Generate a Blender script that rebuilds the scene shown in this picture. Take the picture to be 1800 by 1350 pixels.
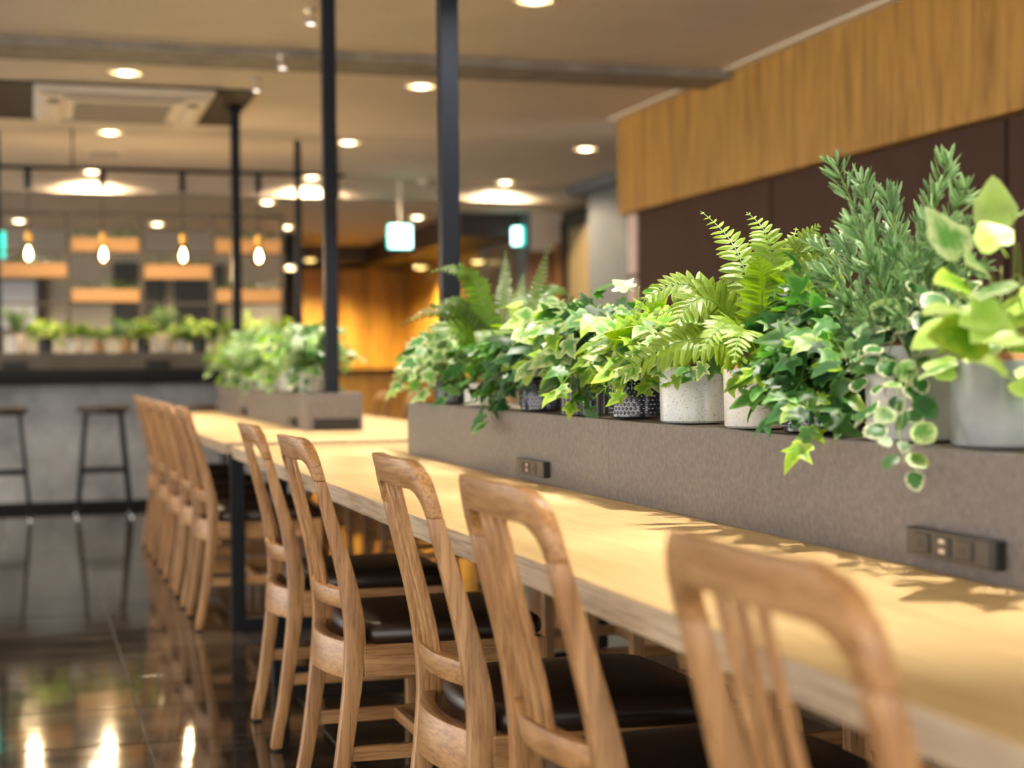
import bpy, bmesh, math, random
import numpy as np
from mathutils import Vector, Matrix

for o in list(bpy.data.objects):
    bpy.data.objects.remove(o)
scene = bpy.context.scene
COL = scene.collection
RND = random.Random(7)
PI = math.pi

# ------------------------------------------------------------------ camera
FPX, YAW, PITCH, ROLL, EYE = 2818.0, 16.7, -0.65, 0.5, 1.0
_a, _p, _r = map(math.radians, (YAW, PITCH, ROLL))
FW = Vector((math.sin(_a) * math.cos(_p), math.cos(_a) * math.cos(_p), math.sin(_p)))
RT0 = Vector((math.cos(_a), -math.sin(_a), 0))
UP0 = RT0.cross(FW)
RT = math.cos(_r) * RT0 - math.sin(_r) * UP0
UP = math.sin(_r) * RT0 + math.cos(_r) * UP0
CAMPOS = Vector((0, 0, EYE))
cam_data = bpy.data.cameras.new('camera')
cam = bpy.data.objects.new('camera', cam_data)
COL.objects.link(cam)
R3 = Matrix((RT, UP, -FW)).transposed()
cam.matrix_world = Matrix.Translation(CAMPOS) @ R3.to_4x4()
cam_data.sensor_width = 36.0
cam_data.lens = FPX / 1800.0 * 36.0
cam_data.clip_start = 0.05
cam_data.dof.use_dof = True
cam_data.dof.focus_distance = 3.0
cam_data.dof.aperture_fstop = 2.7
scene.camera = cam


def at(u, v, x=None, y=None, z=None):
    """world point seen at photo pixel (u, v) at a known real distance (x, y or z of the surface it lies on)"""
    d = RT * ((u - 900) / FPX) - UP * ((v - 675) / FPX) + FW
    if x is not None:
        t = (x - CAMPOS.x) / d.x
    elif y is not None:
        t = (y - CAMPOS.y) / d.y
    else:
        t = (z - CAMPOS.z) / d.z
    return CAMPOS + d * t


# ------------------------------------------------------------------ world, exposure
world = bpy.data.worlds.new('world')
scene.world = world
world.use_nodes = True
wb = world.node_tree.nodes['Background']
wb.inputs['Color'].default_value = (1.0, 0.96, 0.90, 1)
wb.inputs['Strength'].default_value = 2.1
scene.view_settings.view_transform = 'Standard'
scene.view_settings.look = 'None'
scene.view_settings.gamma = 1.0
scene.view_settings.use_curve_mapping = False
scene.view_settings.exposure = 1.06
scene.cycles.adaptive_threshold = 0.015
scene.cycles.use_light_tree = False
scene.cycles.max_bounces = 6
scene.cycles.diffuse_bounces = 3
scene.cycles.glossy_bounces = 3
scene.cycles.caustics_reflective = False
scene.cycles.caustics_refractive = False
WARM = (1.0, 0.80, 0.54)
GOLD = (1.0, 0.74, 0.32)
NEUTRAL = (1.0, 0.92, 0.80)
P_DOWN, P_SPOT, P_GOLD = 34.0, 135.0, 200.0


# ------------------------------------------------------------------ mesh helpers
class MB:
    def __init__(self):
        self.v, self.f, self.m = [], [], []

    def face(self, idx, mi=0):
        self.f.append(tuple(idx)); self.m.append(mi)

    def box(self, x0, x1, y0, y1, z0, z1, mi=0):
        b = len(self.v)
        self.v += [(x0, y0, z0), (x1, y0, z0), (x1, y1, z0), (x0, y1, z0), (x0, y0, z1), (x1, y0, z1), (x1, y1, z1), (x0, y1, z1)]
        for q in ((0, 3, 2, 1), (4, 5, 6, 7), (0, 1, 5, 4), (1, 2, 6, 5), (2, 3, 7, 6), (3, 0, 4, 7)):
            self.face([b + i for i in q], mi)
        return self

    def loft(self, rings, closed=True, cap=True, mi=0):
        b = len(self.v); n = len(rings[0])
        for r in rings:
            self.v += [tuple(p) for p in r]
        for i in range(len(rings) - 1):
            for j in range(n if closed else n - 1):
                k = (j + 1) % n
                self.face((b + i * n + j, b + i * n + k, b + (i + 1) * n + k, b + (i + 1) * n + j), mi)
        if cap and closed:
            self.face([b + j for j in reversed(range(n))], mi)
            self.face([b + (len(rings) - 1) * n + j for j in range(n)], mi)
        return self

    def tube(self, pts, r, n=8, mi=0, r1=None):
        pts = [Vector(p) for p in pts]
        rings = []
        ref = None
        for i, p in enumerate(pts):
            t = (pts[min(i + 1, len(pts) - 1)] - pts[max(i - 1, 0)]).normalized()
            if ref is None:
                ref = Vector((0, 0, 1)) if abs(t.z) < 0.9 else Vector((1, 0, 0))
            s = t.cross(ref).normalized(); w = s.cross(t).normalized()
            ref = w
            rr = r if r1 is None else r + (r1 - r) * i / (len(pts) - 1)
            rings.append([p + (s * math.cos(2 * PI * j / n) + w * math.sin(2 * PI * j / n)) * rr for j in range(n)])
        return self.loft(rings, mi=mi)

    def bar(self, a, b, w, h, up=(0, 0, 1), mi=0, w1=None, h1=None):
        a, b, up = Vector(a), Vector(b), Vector(up)
        t = (b - a).normalized()
        s = t.cross(up).normalized(); u = s.cross(t).normalized()
        rings = []
        for p, ww, hh in ((a, w, h), (b, w1 or w, h1 or h)):
            rings.append([p + s * (ww / 2 * i) + u * (hh / 2 * j) for i, j in ((-1, -1), (1, -1), (1, 1), (-1, 1))])
        return self.loft(rings, mi=mi)

    def lathe(self, prof, n=32, c=(0, 0, 0), mi=0, cap=True):
        rings = [[(c[0] + r * math.cos(2 * PI * j / n), c[1] + r * math.sin(2 * PI * j / n), c[2] + z) for j in range(n)] for r, z in prof]
        return self.loft(rings, mi=mi, cap=cap)

    def add(self, verts, faces, mi=0):
        b = len(self.v)
        self.v += [tuple(p) for p in verts]
        for f in faces:
            self.face([b + i for i in f], mi)
        return self

    def mesh(self, name, mats, smooth=False, bevel=0.0, seg=2):
        me = bpy.data.meshes.new(name)
        me.from_pydata(self.v, [], self.f)
        for m in (mats if isinstance(mats, (list, tuple)) else [mats]):
            me.materials.append(m)
        if any(self.m):
            me.polygons.foreach_set('material_index', self.m)
        bm = bmesh.new(); bm.from_mesh(me)
        bmesh.ops.recalc_face_normals(bm, faces=bm.faces)
        if bevel:
            ed = [e for e in bm.edges if len(e.link_faces) == 2 and e.calc_face_angle(0) > 0.6]
            bmesh.ops.bevel(bm, geom=ed, offset=bevel, segments=seg, affect='EDGES', profile=0.5)
        bm.to_mesh(me); bm.free()
        if smooth:
            try:
                me.shade_smooth()
                me.set_sharp_from_angle(angle=math.radians(smooth if smooth > 1 else 40))
            except Exception:
                pass
        me.update()
        return me


def link(name, me, parent=None, loc=None):
    o = bpy.data.objects.new(name, me)
    COL.objects.link(o)
    if parent is not None:
        o.parent = parent
    if loc is not None:
        o.location = loc
    return o


def part(name, mb, m, parent=None, smooth=False, bevel=0.0, seg=2, loc=None):
    return link(name, mb.mesh(name, m, smooth, bevel, seg), parent, loc)


def tag(o, label, cat, group=None, kind=None):
    o['label'] = label; o['category'] = cat
    if group: o['group'] = group
    if kind: o['kind'] = kind
    return o


def thing(name, label, cat, loc=(0, 0, 0), rz=0.0, group=None):
    o = bpy.data.objects.new(name, None)
    o.empty_display_size = 0.05
    COL.objects.link(o)
    o.location = loc; o.rotation_euler = (0, 0, rz)
    return tag(o, label, cat, group)


def struct(name, mb, m, label, cat, parent=None, bevel=0.0, smooth=False):
    o = part(name, mb, m, parent, bevel=bevel, smooth=smooth)
    if parent is None:
        o['kind'] = 'structure'; o['label'] = label; o['category'] = cat
    return o


def dup(root, loc, label, group, rz=None):
    r = root.copy(); COL.objects.link(r); r.location = loc
    if rz is not None:
        r.rotation_euler = (0, 0, rz)
    r['label'] = label
    if group: r['group'] = group
    for ch in list(root.children):
        c = ch.copy(); COL.objects.link(c); c.parent = r
        for g in ch.children:
            d = g.copy(); COL.objects.link(d); d.parent = c
    return r


def bez(p, n):
    p = [Vector(q) for q in p]
    out = []
    for i in range(n + 1):
        t = i / n
        q = list(p)
        while len(q) > 1:
            q = [q[k].lerp(q[k + 1], t) for k in range(len(q) - 1)]
        out.append(q[0])
    return out


# ------------------------------------------------------------------ materials
def new_mat(name):
    m = bpy.data.materials.new(name); m.use_nodes = True
    nt = m.node_tree
    return m, nt, nt.nodes['Principled BSDF']


def N(nt, kind, **kw):
    n = nt.nodes.new(kind)
    for k, v in kw.items():
        if k in n.inputs:
            n.inputs[k].default_value = v
        else:
            setattr(n, k, v)
    return n


def ramp(nt, stops):
    n = nt.nodes.new('ShaderNodeValToRGB')
    e = n.color_ramp.elements
    while len(e) < len(stops):
        e.new(0.5)
    for el, (p, c) in zip(e, stops):
        el.position = p; el.color = (*c, 1)
    return n


def plain(name, col, rough=0.5, metal=0.0, spec=0.5, coat=0.0):
    m, nt, b = new_mat(name)
    b.inputs['Base Color'].default_value = (*col, 1)
    b.inputs['Roughness'].default_value = rough
    b.inputs['Metallic'].default_value = metal
    b.inputs['Specular IOR Level'].default_value = spec
    b.inputs['Coat Weight'].default_value = coat
    return m


def mottled(name, c1, c2, scale=8.0, rough=0.6, detail=6.0, bump=0.0, bscale=60.0, spec=0.4, lo=0.35, hi=0.68):
    m, nt, b = new_mat(name)
    tc = N(nt, 'ShaderNodeTexCoord')
    no = N(nt, 'ShaderNodeTexNoise', Scale=scale, Detail=detail, Roughness=0.62)
    nt.links.new(tc.outputs['Object'], no.inputs['Vector'])
    rp = ramp(nt, [(lo, c1), (hi, c2)])
    nt.links.new(no.outputs['Fac'], rp.inputs['Fac'])
    nt.links.new(rp.outputs['Color'], b.inputs['Base Color'])
    b.inputs['Roughness'].default_value = rough
    b.inputs['Specular IOR Level'].default_value = spec
    if bump:
        n2 = N(nt, 'ShaderNodeTexNoise', Scale=bscale, Detail=3.0)
        nt.links.new(tc.outputs['Object'], n2.inputs['Vector'])
        bp = N(nt, 'ShaderNodeBump', Strength=bump, Distance=0.002)
        nt.links.new(n2.outputs['Fac'], bp.inputs['Height'])
        nt.links.new(bp.outputs['Normal'], b.inputs['Normal'])
    return m


def wood(name, dark, mid, light, axis='z', rough=0.42, scale=1.0, bump=0.15, spec=0.45, contrast=1.0, pores=0.8):
    """oak: long stretched fibres along one axis, broad figure, fine dark pores"""
    m, nt, b = new_mat(name)
    tc = N(nt, 'ShaderNodeTexCoord'); oi = N(nt, 'ShaderNodeObjectInfo')
    sc = N(nt, 'ShaderNodeVectorMath', operation='SCALE'); sc.inputs['Scale'].default_value = 9.0
    cx = N(nt, 'ShaderNodeCombineXYZ')
    for k in 'XYZ':
        nt.links.new(oi.outputs['Random'], cx.inputs[k])
    nt.links.new(cx.outputs[0], sc.inputs[0])
    ad = N(nt, 'ShaderNodeVectorMath', operation='ADD')
    nt.links.new(tc.outputs['Object'], ad.inputs[0]); nt.links.new(sc.outputs[0], ad.inputs[1])

    def stretched(long, cross):
        mp = N(nt, 'ShaderNodeMapping')
        v = [cross, cross, cross]; v['xyz'.index(axis)] = long
        mp.inputs['Scale'].default_value = [q * scale for q in v]
        nt.links.new(ad.outputs[0], mp.inputs['Vector'])
        return mp
    n1 = N(nt, 'ShaderNodeTexNoise', Scale=1.0, Detail=4.0, Roughness=0.55, Distortion=1.2)
    nt.links.new(stretched(2.5, 26).outputs[0], n1.inputs['Vector'])
    n2 = N(nt, 'ShaderNodeTexNoise', Scale=1.0, Detail=3.0, Roughness=0.7)
    nt.links.new(stretched(7, 230).outputs[0], n2.inputs['Vector'])
    r1 = ramp(nt, [(0.5 - 0.2 * contrast, dark), (0.5, mid), (0.5 + 0.2 * contrast, light)])
    nt.links.new(n1.outputs['Fac'], r1.inputs['Fac'])
    r2 = ramp(nt, [(0.36, (0.50, 0.42, 0.36)), (0.54, (1, 1, 1))])
    nt.links.new(n2.outputs['Fac'], r2.inputs['Fac'])
    mx = N(nt, 'ShaderNodeMix', data_type='RGBA', blend_type='MULTIPLY')
    mx.inputs['Factor'].default_value = pores
    nt.links.new(r1.outputs['Color'], mx.inputs['A']); nt.links.new(r2.outputs['Color'], mx.inputs['B'])
    nt.links.new(mx.outputs['Result'], b.inputs['Base Color'])
    b.inputs['Roughness'].default_value = rough
    b.inputs['Specular IOR Level'].default_value = spec
    bp = N(nt, 'ShaderNodeBump', Strength=bump, Distance=0.001)
    nt.links.new(n2.outputs['Fac'], bp.inputs['Height'])
    nt.links.new(bp.outputs['Normal'], b.inputs['Normal'])
    return m


def glow(name, col, strength):
    m, nt, b = new_mat(name)
    b.inputs['Base Color'].default_value = (*col, 1)
    b.inputs['Emission Color'].default_value = (*col, 1)
    b.inputs['Emission Strength'].default_value = strength
    return m


def leaf_mat(name, inner, outer, edge_lo=0.55, edge_hi=0.8, noise=0.25, trans=0.35, rough=0.42, vary=0.35):
    """inner/outer: leaf blade and margin colour; 'var' attribute runs 0 (midrib) to 1 (margin)"""
    m, nt, b = new_mat(name)
    at_ = N(nt, 'ShaderNodeAttribute'); at_.attribute_name = 'var'
    oi = N(nt, 'ShaderNodeObjectInfo')
    geo = N(nt, 'ShaderNodeNewGeometry')
    tc = N(nt, 'ShaderNodeTexCoord')
    no = N(nt, 'ShaderNodeTexNoise', Scale=5.0, Detail=3.0)
    nt.links.new(tc.outputs['Object'], no.inputs['Vector'])
    sb = N(nt, 'ShaderNodeMath', operation='SUBTRACT'); sb.inputs[1].default_value = 0.5
    nt.links.new(no.outputs['Fac'], sb.inputs[0])
    ml = N(nt, 'ShaderNodeMath', operation='MULTIPLY'); ml.inputs[1].default_value = noise * 3
    nt.links.new(sb.outputs[0], ml.inputs[0])
    ad = N(nt, 'ShaderNodeMath', operation='ADD')
    nt.links.new(at_.outputs['Fac'], ad.inputs[0]); nt.links.new(ml.outputs[0], ad.inputs[1])
    rp = ramp(nt, [(edge_lo, inner), (edge_hi, outer)])
    nt.links.new(ad.outputs[0], rp.inputs['Fac'])
    # each leaf its own brightness
    rs = N(nt, 'ShaderNodeMath', operation='ADD')
    nt.links.new(oi.outputs['Random'], rs.inputs[0]); nt.links.new(geo.outputs['Random Per Island'], rs.inputs[1])
    fr = N(nt, 'ShaderNodeMath', operation='FRACT'); nt.links.new(rs.outputs[0], fr.inputs[0])
    mr = N(nt, 'ShaderNodeMapRange'); mr.inputs['To Min'].default_value = 1 - vary; mr.inputs['To Max'].default_value = 1 + vary
    nt.links.new(fr.outputs[0], mr.inputs['Value'])
    hs = N(nt, 'ShaderNodeHueSaturation')
    nt.links.new(mr.outputs[0], hs.inputs['Value']); nt.links.new(rp.outputs['Color'], hs.inputs['Color'])
    nt.links.new(hs.outputs['Color'], b.inputs['Base Color'])
    b.inputs['Roughness'].default_value = rough
    b.inputs['Specular IOR Level'].default_value = 0.5
    tr = N(nt, 'ShaderNodeBsdfTranslucent')
    h2 = N(nt, 'ShaderNodeHueSaturation', Saturation=1.15, Value=1.2)
    nt.links.new(hs.outputs['Color'], h2.inputs['Color']); nt.links.new(h2.outputs['Color'], tr.inputs['Color'])
    mx = N(nt, 'ShaderNodeMixShader'); mx.inputs[0].default_value = trans
    nt.links.new(b.outputs[0], mx.inputs[1]); nt.links.new(tr.outputs[0], mx.inputs[2])
    nt.links.new(mx.outputs[0], nt.nodes['Material Output'].inputs['Surface'])
    return m


M = {}
OAK = ((0.32, 0.15, 0.057), (0.47, 0.248, 0.098), (0.585, 0.335, 0.152))
for ax in 'xyz':
    M['oak_' + ax] = wood('chair oak ' + ax, *OAK, axis=ax, rough=0.36)
M['table'] = wood('pale table oak', (0.50, 0.33, 0.14), (0.62, 0.43, 0.20), (0.70, 0.51, 0.26), axis='y', rough=0.40, scale=0.8, bump=0.06, contrast=1.6, pores=0.35)
M['table_edge'] = wood('table edge oak', (0.40, 0.30, 0.19), (0.52, 0.40, 0.27), (0.60, 0.47, 0.33), axis='y', rough=0.5, scale=0.7, bump=0.06)
M['leather'] = mottled('brown leather', (0.018, 0.010, 0.007), (0.034, 0.018, 0.012), scale=14, rough=0.33, bump=0.15, bscale=320, spec=0.5)
M['glide'] = plain('rubber glide', (0.02, 0.03, 0.04), 0.5)
M['planter'] = mottled('planter laminate', (0.108, 0.099, 0.102), (0.192, 0.178, 0.180), scale=90, rough=0.5, bump=0.5, bscale=420, detail=9, lo=0.3, hi=0.72)
M['planter_edge'] = plain('planter edge', (0.20, 0.16, 0.13), 0.5)
M['black'] = plain('black steel', (0.010, 0.011, 0.014), 0.45, spec=0.15)
M['pole'] = plain('pole black steel', (0.013, 0.016, 0.024), 0.45, spec=0.12)
M['plastic'] = plain('socket brown plastic', (0.042, 0.034, 0.028), 0.4)
M['plastic_dark'] = plain('socket dark', (0.008, 0.008, 0.009), 0.5)
M['contact'] = plain('socket contact', (0.55, 0.48, 0.40), 0.35, metal=0.6)
M['ceiling'] = mottled('ceiling paint', (0.70, 0.60, 0.485), (0.76, 0.65, 0.525), scale=2, rough=0.85)
M['beam'] = mottled('grey beam', (0.20, 0.175, 0.15), (0.30, 0.265, 0.225), scale=6, rough=0.75)
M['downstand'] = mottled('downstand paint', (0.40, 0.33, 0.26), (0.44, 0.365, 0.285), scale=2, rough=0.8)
M['fascia'] = wood('fascia wood', (0.32, 0.16, 0.028), (0.45, 0.245, 0.05), (0.54, 0.31, 0.07), axis='z', rough=0.5, scale=0.42, bump=0.04, contrast=0.8, pores=0.5)
M['brown_panel'] = mottled('brown panel', (0.070, 0.040, 0.030), (0.082, 0.047, 0.036), scale=3, rough=0.7, spec=0.1)
M['gap'] = plain('panel gap', (0.006, 0.005, 0.005), 0.8)
M['bluegrey'] = mottled('blue grey paint', (0.125, 0.135, 0.145), (0.16, 0.17, 0.18), scale=3, rough=0.7)
M['pinkwall'] = mottled('pinkish plaster', (0.74, 0.58, 0.50), (0.80, 0.63, 0.55), scale=3, rough=0.8)
M['tandoor'] = plain('tan door', (0.33, 0.24, 0.12), 0.5)
M['dark'] = plain('dark brown board', (0.035, 0.022, 0.015), 0.5)
M['brownboard'] = plain('brown board', (0.16, 0.07, 0.035), 0.45)
M['orangewood'] = plain('orange wood trim', (0.42, 0.19, 0.06), 0.45)
M['goldwood'] = wood('golden wood panel', (0.42, 0.22, 0.035), (0.58, 0.32, 0.055), (0.66, 0.39, 0.075), axis='z', rough=0.4, scale=0.3, bump=0.0)
M['concrete'] = mottled('bar concrete', (0.30, 0.30, 0.305), (0.70, 0.70, 0.71), scale=2.6, rough=0.7, lo=0.32, hi=0.7)
M['backwall'] = mottled('grey back wall', (0.40, 0.36, 0.29), (0.46, 0.41, 0.33), scale=2, rough=0.8)
M['barbox'] = mottled('bar planter laminate', (0.15, 0.125, 0.095), (0.19, 0.16, 0.12), scale=4, rough=0.6)
M['bartop'] = plain('dark bar top', (0.014, 0.015, 0.017), 0.5, spec=0.2)
M['stoolseat'] = plain('dark stool wood', (0.045, 0.025, 0.015), 0.4)
M['steelfoot'] = plain('bare steel foot', (0.6, 0.6, 0.6), 0.3, metal=1.0)
M['boxwood'] = plain('shelf box wood', (0.40, 0.22, 0.085), 0.5)
M['frame'] = plain('grey brown frame steel', (0.055, 0.045, 0.038), 0.5)
M['acplastic'] = plain('ac plastic', (0.62, 0.55, 0.46), 0.5)
M['acdark'] = plain('ac slot', (0.10, 0.08, 0.06), 0.6)
M['acpanel'] = plain('dark ceiling panel', (0.050, 0.041, 0.034), 0.7, spec=0.1)
M['white_trim'] = plain('white lamp trim', (0.8, 0.74, 0.62), 0.4)
M['chrome'] = plain('brushed chrome', (0.75, 0.75, 0.75), 0.25, metal=1.0)
M['brass'] = plain('brass socket', (0.65, 0.36, 0.08), 0.3, metal=1.0)
M['lamp_glow'] = glow('downlight lamp', (1.0, 0.80, 0.46), 9.0)
M['refl_glow'] = glow('lit reflector', (1.0, 0.74, 0.32), 1.5)
M['filament'] = glow('filament glow', (1.0, 0.70, 0.32), 30.0)
M['exit_glow'] = glow('exit sign face', (0.66, 0.98, 1.0), 3.0)
M['exit_green'] = glow('exit sign green', (0.03, 0.62, 0.48), 1.2)
M['blind'] = plain('pale blind', (0.55, 0.57, 0.62), 0.6)
M['screen'] = plain('black board', (0.010, 0.011, 0.013), 0.35)
M['coir'] = mottled('coir fibre', (0.16, 0.06, 0.02), (0.45, 0.22, 0.09), scale=60, rough=0.9, bump=0.8, bscale=150)
M['stem'] = plain('plant stem', (0.14, 0.20, 0.035), 0.5)
M['stem_brown'] = plain('woody stem', (0.22, 0.15, 0.05), 0.6)
M['ivy'] = leaf_mat('ivy green', (0.05, 0.155, 0.03), (0.11, 0.25, 0.055), vary=0.5)
M['ivy_dark'] = leaf_mat('ivy dark green', (0.018, 0.075, 0.020), (0.035, 0.12, 0.03), vary=0.4, trans=0.25)
M['ivy_var'] = leaf_mat('ivy pale margin', (0.10, 0.27, 0.05), (0.56, 0.68, 0.33), edge_lo=0.25, edge_hi=1.1, noise=0.55)
M['creamy'] = leaf_mat('cream edged leaf', (0.045, 0.17, 0.035), (0.72, 0.76, 0.52), edge_lo=0.66, edge_hi=0.92, noise=0.34, vary=0.3)
M['pothos'] = leaf_mat('yellow green leaf', (0.12, 0.28, 0.015), (0.30, 0.44, 0.045), edge_lo=0.3, edge_hi=0.8, noise=0.6)
M['lime'] = leaf_mat('lime leaf', (0.38, 0.58, 0.10), (0.50, 0.68, 0.20), edge_lo=0.2, edge_hi=0.9, noise=0.3, trans=0.45)
M['fern'] = leaf_mat('fern yellow green', (0.19, 0.32, 0.022), (0.27, 0.40, 0.045), noise=0.3, vary=0.2)
M['fern_dark'] = leaf_mat('fern green', (0.085, 0.17, 0.018), (0.13, 0.22, 0.03), noise=0.3, vary=0.25)
M['rosemary'] = leaf_mat('grey green needle', (0.12, 0.24, 0.09), (0.26, 0.38, 0.18), noise=0.2, vary=0.3, trans=0.2)
M['rachis'] = plain('fern rachis', (0.13, 0.27, 0.04), 0.5)


def floor_mats():
    out = []
    for nm, joints in (('floor tile', False), ('floor far', True)):
        m, nt, b = new_mat(nm)
        tc = N(nt, 'ShaderNodeTexCoord'); oi = N(nt, 'ShaderNodeObjectInfo')
        ad = N(nt, 'ShaderNodeVectorMath', operation='ADD')
        cx = N(nt, 'ShaderNodeCombineXYZ')
        mm = N(nt, 'ShaderNodeMath', operation='MULTIPLY'); mm.inputs[1].default_value = 40
        nt.links.new(oi.outputs['Random'], mm.inputs[0])
        nt.links.new(mm.outputs[0], cx.inputs['X']); nt.links.new(mm.outputs[0], cx.inputs['Z'])
        nt.links.new(tc.outputs['Object'], ad.inputs[0]); nt.links.new(cx.outputs[0], ad.inputs[1])
        mp = N(nt, 'ShaderNodeMapping'); mp.inputs['Scale'].default_value = (0.8, 4.5, 1)
        nt.links.new(ad.outputs[0], mp.inputs['Vector'])
        no = N(nt, 'ShaderNodeTexNoise', Scale=3.0, Detail=7.0, Roughness=0.65)
        nt.links.new(mp.outputs[0], no.inputs['Vector'])
        rp = ramp(nt, [(0.3, (0.014, 0.010, 0.008)), (0.52, (0.036, 0.028, 0.021)), (0.72, (0.10, 0.080, 0.060))])
        nt.links.new(no.outputs['Fac'], rp.inputs['Fac'])
        nt.links.new(rp.outputs['Color'], b.inputs['Base Color'])
        rr = N(nt, 'ShaderNodeMapRange'); rr.inputs['To Min'].default_value = 0.03; rr.inputs['To Max'].default_value = 0.11
        nt.links.new(no.outputs['Fac'], rr.inputs['Value']); nt.links.new(rr.outputs[0], b.inputs['Roughness'])
        b.inputs['Specular IOR Level'].default_value = 0.75
        n2 = N(nt, 'ShaderNodeTexNoise', Scale=7.0, Detail=2.0)
        nt.links.new(ad.outputs[0], n2.inputs['Vector'])
        bp = N(nt, 'ShaderNodeBump', Strength=0.22, Distance=0.0012)
        nt.links.new(n2.outputs['Fac'], bp.inputs['Height']); nt.links.new(bp.outputs['Normal'], b.inputs['Normal'])
        out.append(m)
    return out


M['tile'], M['floor'] = floor_mats()
M['grout'] = plain('grout', (0.05, 0.04, 0.03), 0.6)

# ------------------------------------------------------------------ floor with tiles
TS, TX0, TY0 = 0.474, 0.288 - 5 * 0.474, 4.386 - 3 * 0.474
NCX, NCY = 10, 19
tx1, ty1 = TX0 + NCX * TS, TY0 + NCY * TS
fl = MB()
for (x0, x1, y0, y1, z, mi) in ((-7, TX0, -3, 24, 0, 0), (tx1, 8, -3, 24, 0, 0), (TX0, tx1, -3, TY0, 0, 0), (TX0, tx1, ty1, 24, 0, 0), (TX0, tx1, TY0, ty1, -0.004, 1)):
    b = len(fl.v)
    fl.v += [(x0, y0, z), (x1, y0, z), (x1, y1, z), (x0, y1, z)]
    fl.face((b, b + 1, b + 2, b + 3), mi)
fl.box(-7, 8, -3, 24, -0.2, -0.01, 1)
floor = struct('floor', fl, [M['floor'], M['grout']], 'dark glossy brown stone tile floor of the cafe', 'floor')
tm = MB().box(-TS / 2 + 0.0016, TS / 2 - 0.0016, -TS / 2 + 0.0016, TS / 2 - 0.0016, -0.009, 0.0).mesh('tile', M['tile'], bevel=0.0022, seg=1)
for i in range(NCX):
    for j in range(NCY):
        t = link('tile', tm, floor, (TX0 + (i + 0.5) * TS, TY0 + (j + 0.5) * TS, -0.0004))
        t.rotation_euler = (RND.gauss(0, 0.0011), RND.gauss(0, 0.0011), 0)

# ------------------------------------------------------------------ ceiling, beams
CZ, CZ2 = 2.70, 2.55
struct('ceiling', MB().box(-7, 5.3, -3, 14.42, CZ, CZ + 0.1), M['ceiling'], 'beige painted ceiling with recessed lamps', 'ceiling')
struct('ceiling_lower', MB().box(-7, 8, 14.6, 24, CZ2, CZ2 + 0.1), M['ceiling'], 'lower beige ceiling beyond the bar', 'ceiling')
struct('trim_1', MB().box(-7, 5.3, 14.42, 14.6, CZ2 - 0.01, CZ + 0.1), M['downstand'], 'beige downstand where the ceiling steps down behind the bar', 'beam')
struct('trim_2', MB().box(-7, 3.94, 8.53, 8.93, CZ - 0.05, CZ + 0.01), M['beam'], 'grey concrete-look beam crossing the ceiling', 'beam', bevel=0.004)

# ------------------------------------------------------------------ right wall
wr = struct('wall_right', MB().box(4.06, 4.2, -3, 10.3, 0, CZ), M['gap'], 'right wall of dark brown panels', 'wall')
seams = [10.25, 8.19, 5.93, 3.7, 1.5, -1.0]
for a, b_ in zip(seams[1:], seams[:-1]):
    part('panel', MB().box(3.98, 4.07, a + 0.014, b_ - 0.014, 0.02, 2.06), M['brown_panel'], wr, bevel=0.004)
fa = struct('trim_3', MB().box(3.99, 4.1, -1.0, 10.40, 2.05, CZ), M['gap'], 'wood fascia of vertical-grain panels above the brown wall', 'fascia')
fs = [10.42, 9.25, 8.13, 7.02, 5.893, 4.75, 3.6, 2.4, 1.2, -1.0]
for a, b_ in zip(fs[1:], fs[:-1]):
    part('panel', MB().box(3.90, 4.02, a + 0.002, b_ - 0.002, 2.035, CZ - 0.012), M['fascia'], fa, bevel=0.002, seg=1)
struct('trim_4', MB().box(3.84, 4.05, -1, 10.43, CZ - 0.014, CZ), M['white_trim'], 'pale cornice strip along the wood fascia', 'trim')
struct('trim_5', MB().box(3.97, 4.2, 10.26, 10.42, 1.62, 2.035).box(3.97, 4.2, 10.26, 10.42, 0, 1.60), M['pinkwall'], 'pale jamb at the end of the brown wall', 'trim', bevel=0.01)

# ------------------------------------------------------------------ far right: pilaster, door, side walls
struct('wall_far_right', MB().box(5.2, 5.35, 10.3, 15.5, 0, CZ), M['dark'], 'dark side wall beyond the wood fascia', 'wall')
struct('trim_6', MB().box(5.0, 5.2, 13.1, 14.15, 0, CZ - 0.001), M['bluegrey'], 'blue grey pilaster beside the tan door', 'pilaster', bevel=0.006)
struct('trim_7', MB().box(4.9, 5.2, 10.5, 15.4, CZ - 0.10, CZ), M['bluegrey'], 'dark grey edge strip of the ceiling over the tan door', 'trim')
dr = struct('door_1', MB().box(5.17, 5.21, 14.5, 15.22, 0, 2.36), M['tandoor'], 'tan door in a dark frame', 'door')
part('door_frame', MB().box(5.13, 5.215, 14.42, 14.5, 0, 2.44).box(5.13, 5.215, 15.22, 15.36, 0, 2.44).box(5.13, 5.215, 14.42, 15.36, 2.36, 2.44), M['dark'], dr)
part('door_handle', MB().tube([(5.14, 14.6, 1.0), (5.10, 14.6, 1.0), (5.10, 14.72, 1.0)], 0.01), M['chrome'], dr)
struct('wall_facing', MB().box(4.86, 5.2, 15.5, 15.65, 0, CZ2 + 0.2), M['pinkwall'], 'pinkish plaster wall by the tan door', 'wall')
part_o = part('notice_board', MB().box(4.82, 5.10, 15.44, 15.5, 1.2, 2.16), M['brownboard'], bevel=0.006)
tag(part_o, 'brown board on the pinkish wall', 'board')
part_o = part('wood_strip', MB().box(5.105, 5.195, 15.42, 15.5, 0, 2.24), M['orangewood'], bevel=0.004)
tag(part_o, 'orange wood strip beside the brown board', 'trim')
wc = struct('wall_corridor', MB().box(4.80, 4.86, 15.5, 17.2, 0, CZ2), M['bluegrey'], 'blue grey corridor wall with a brownish glass panel', 'wall')
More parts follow.
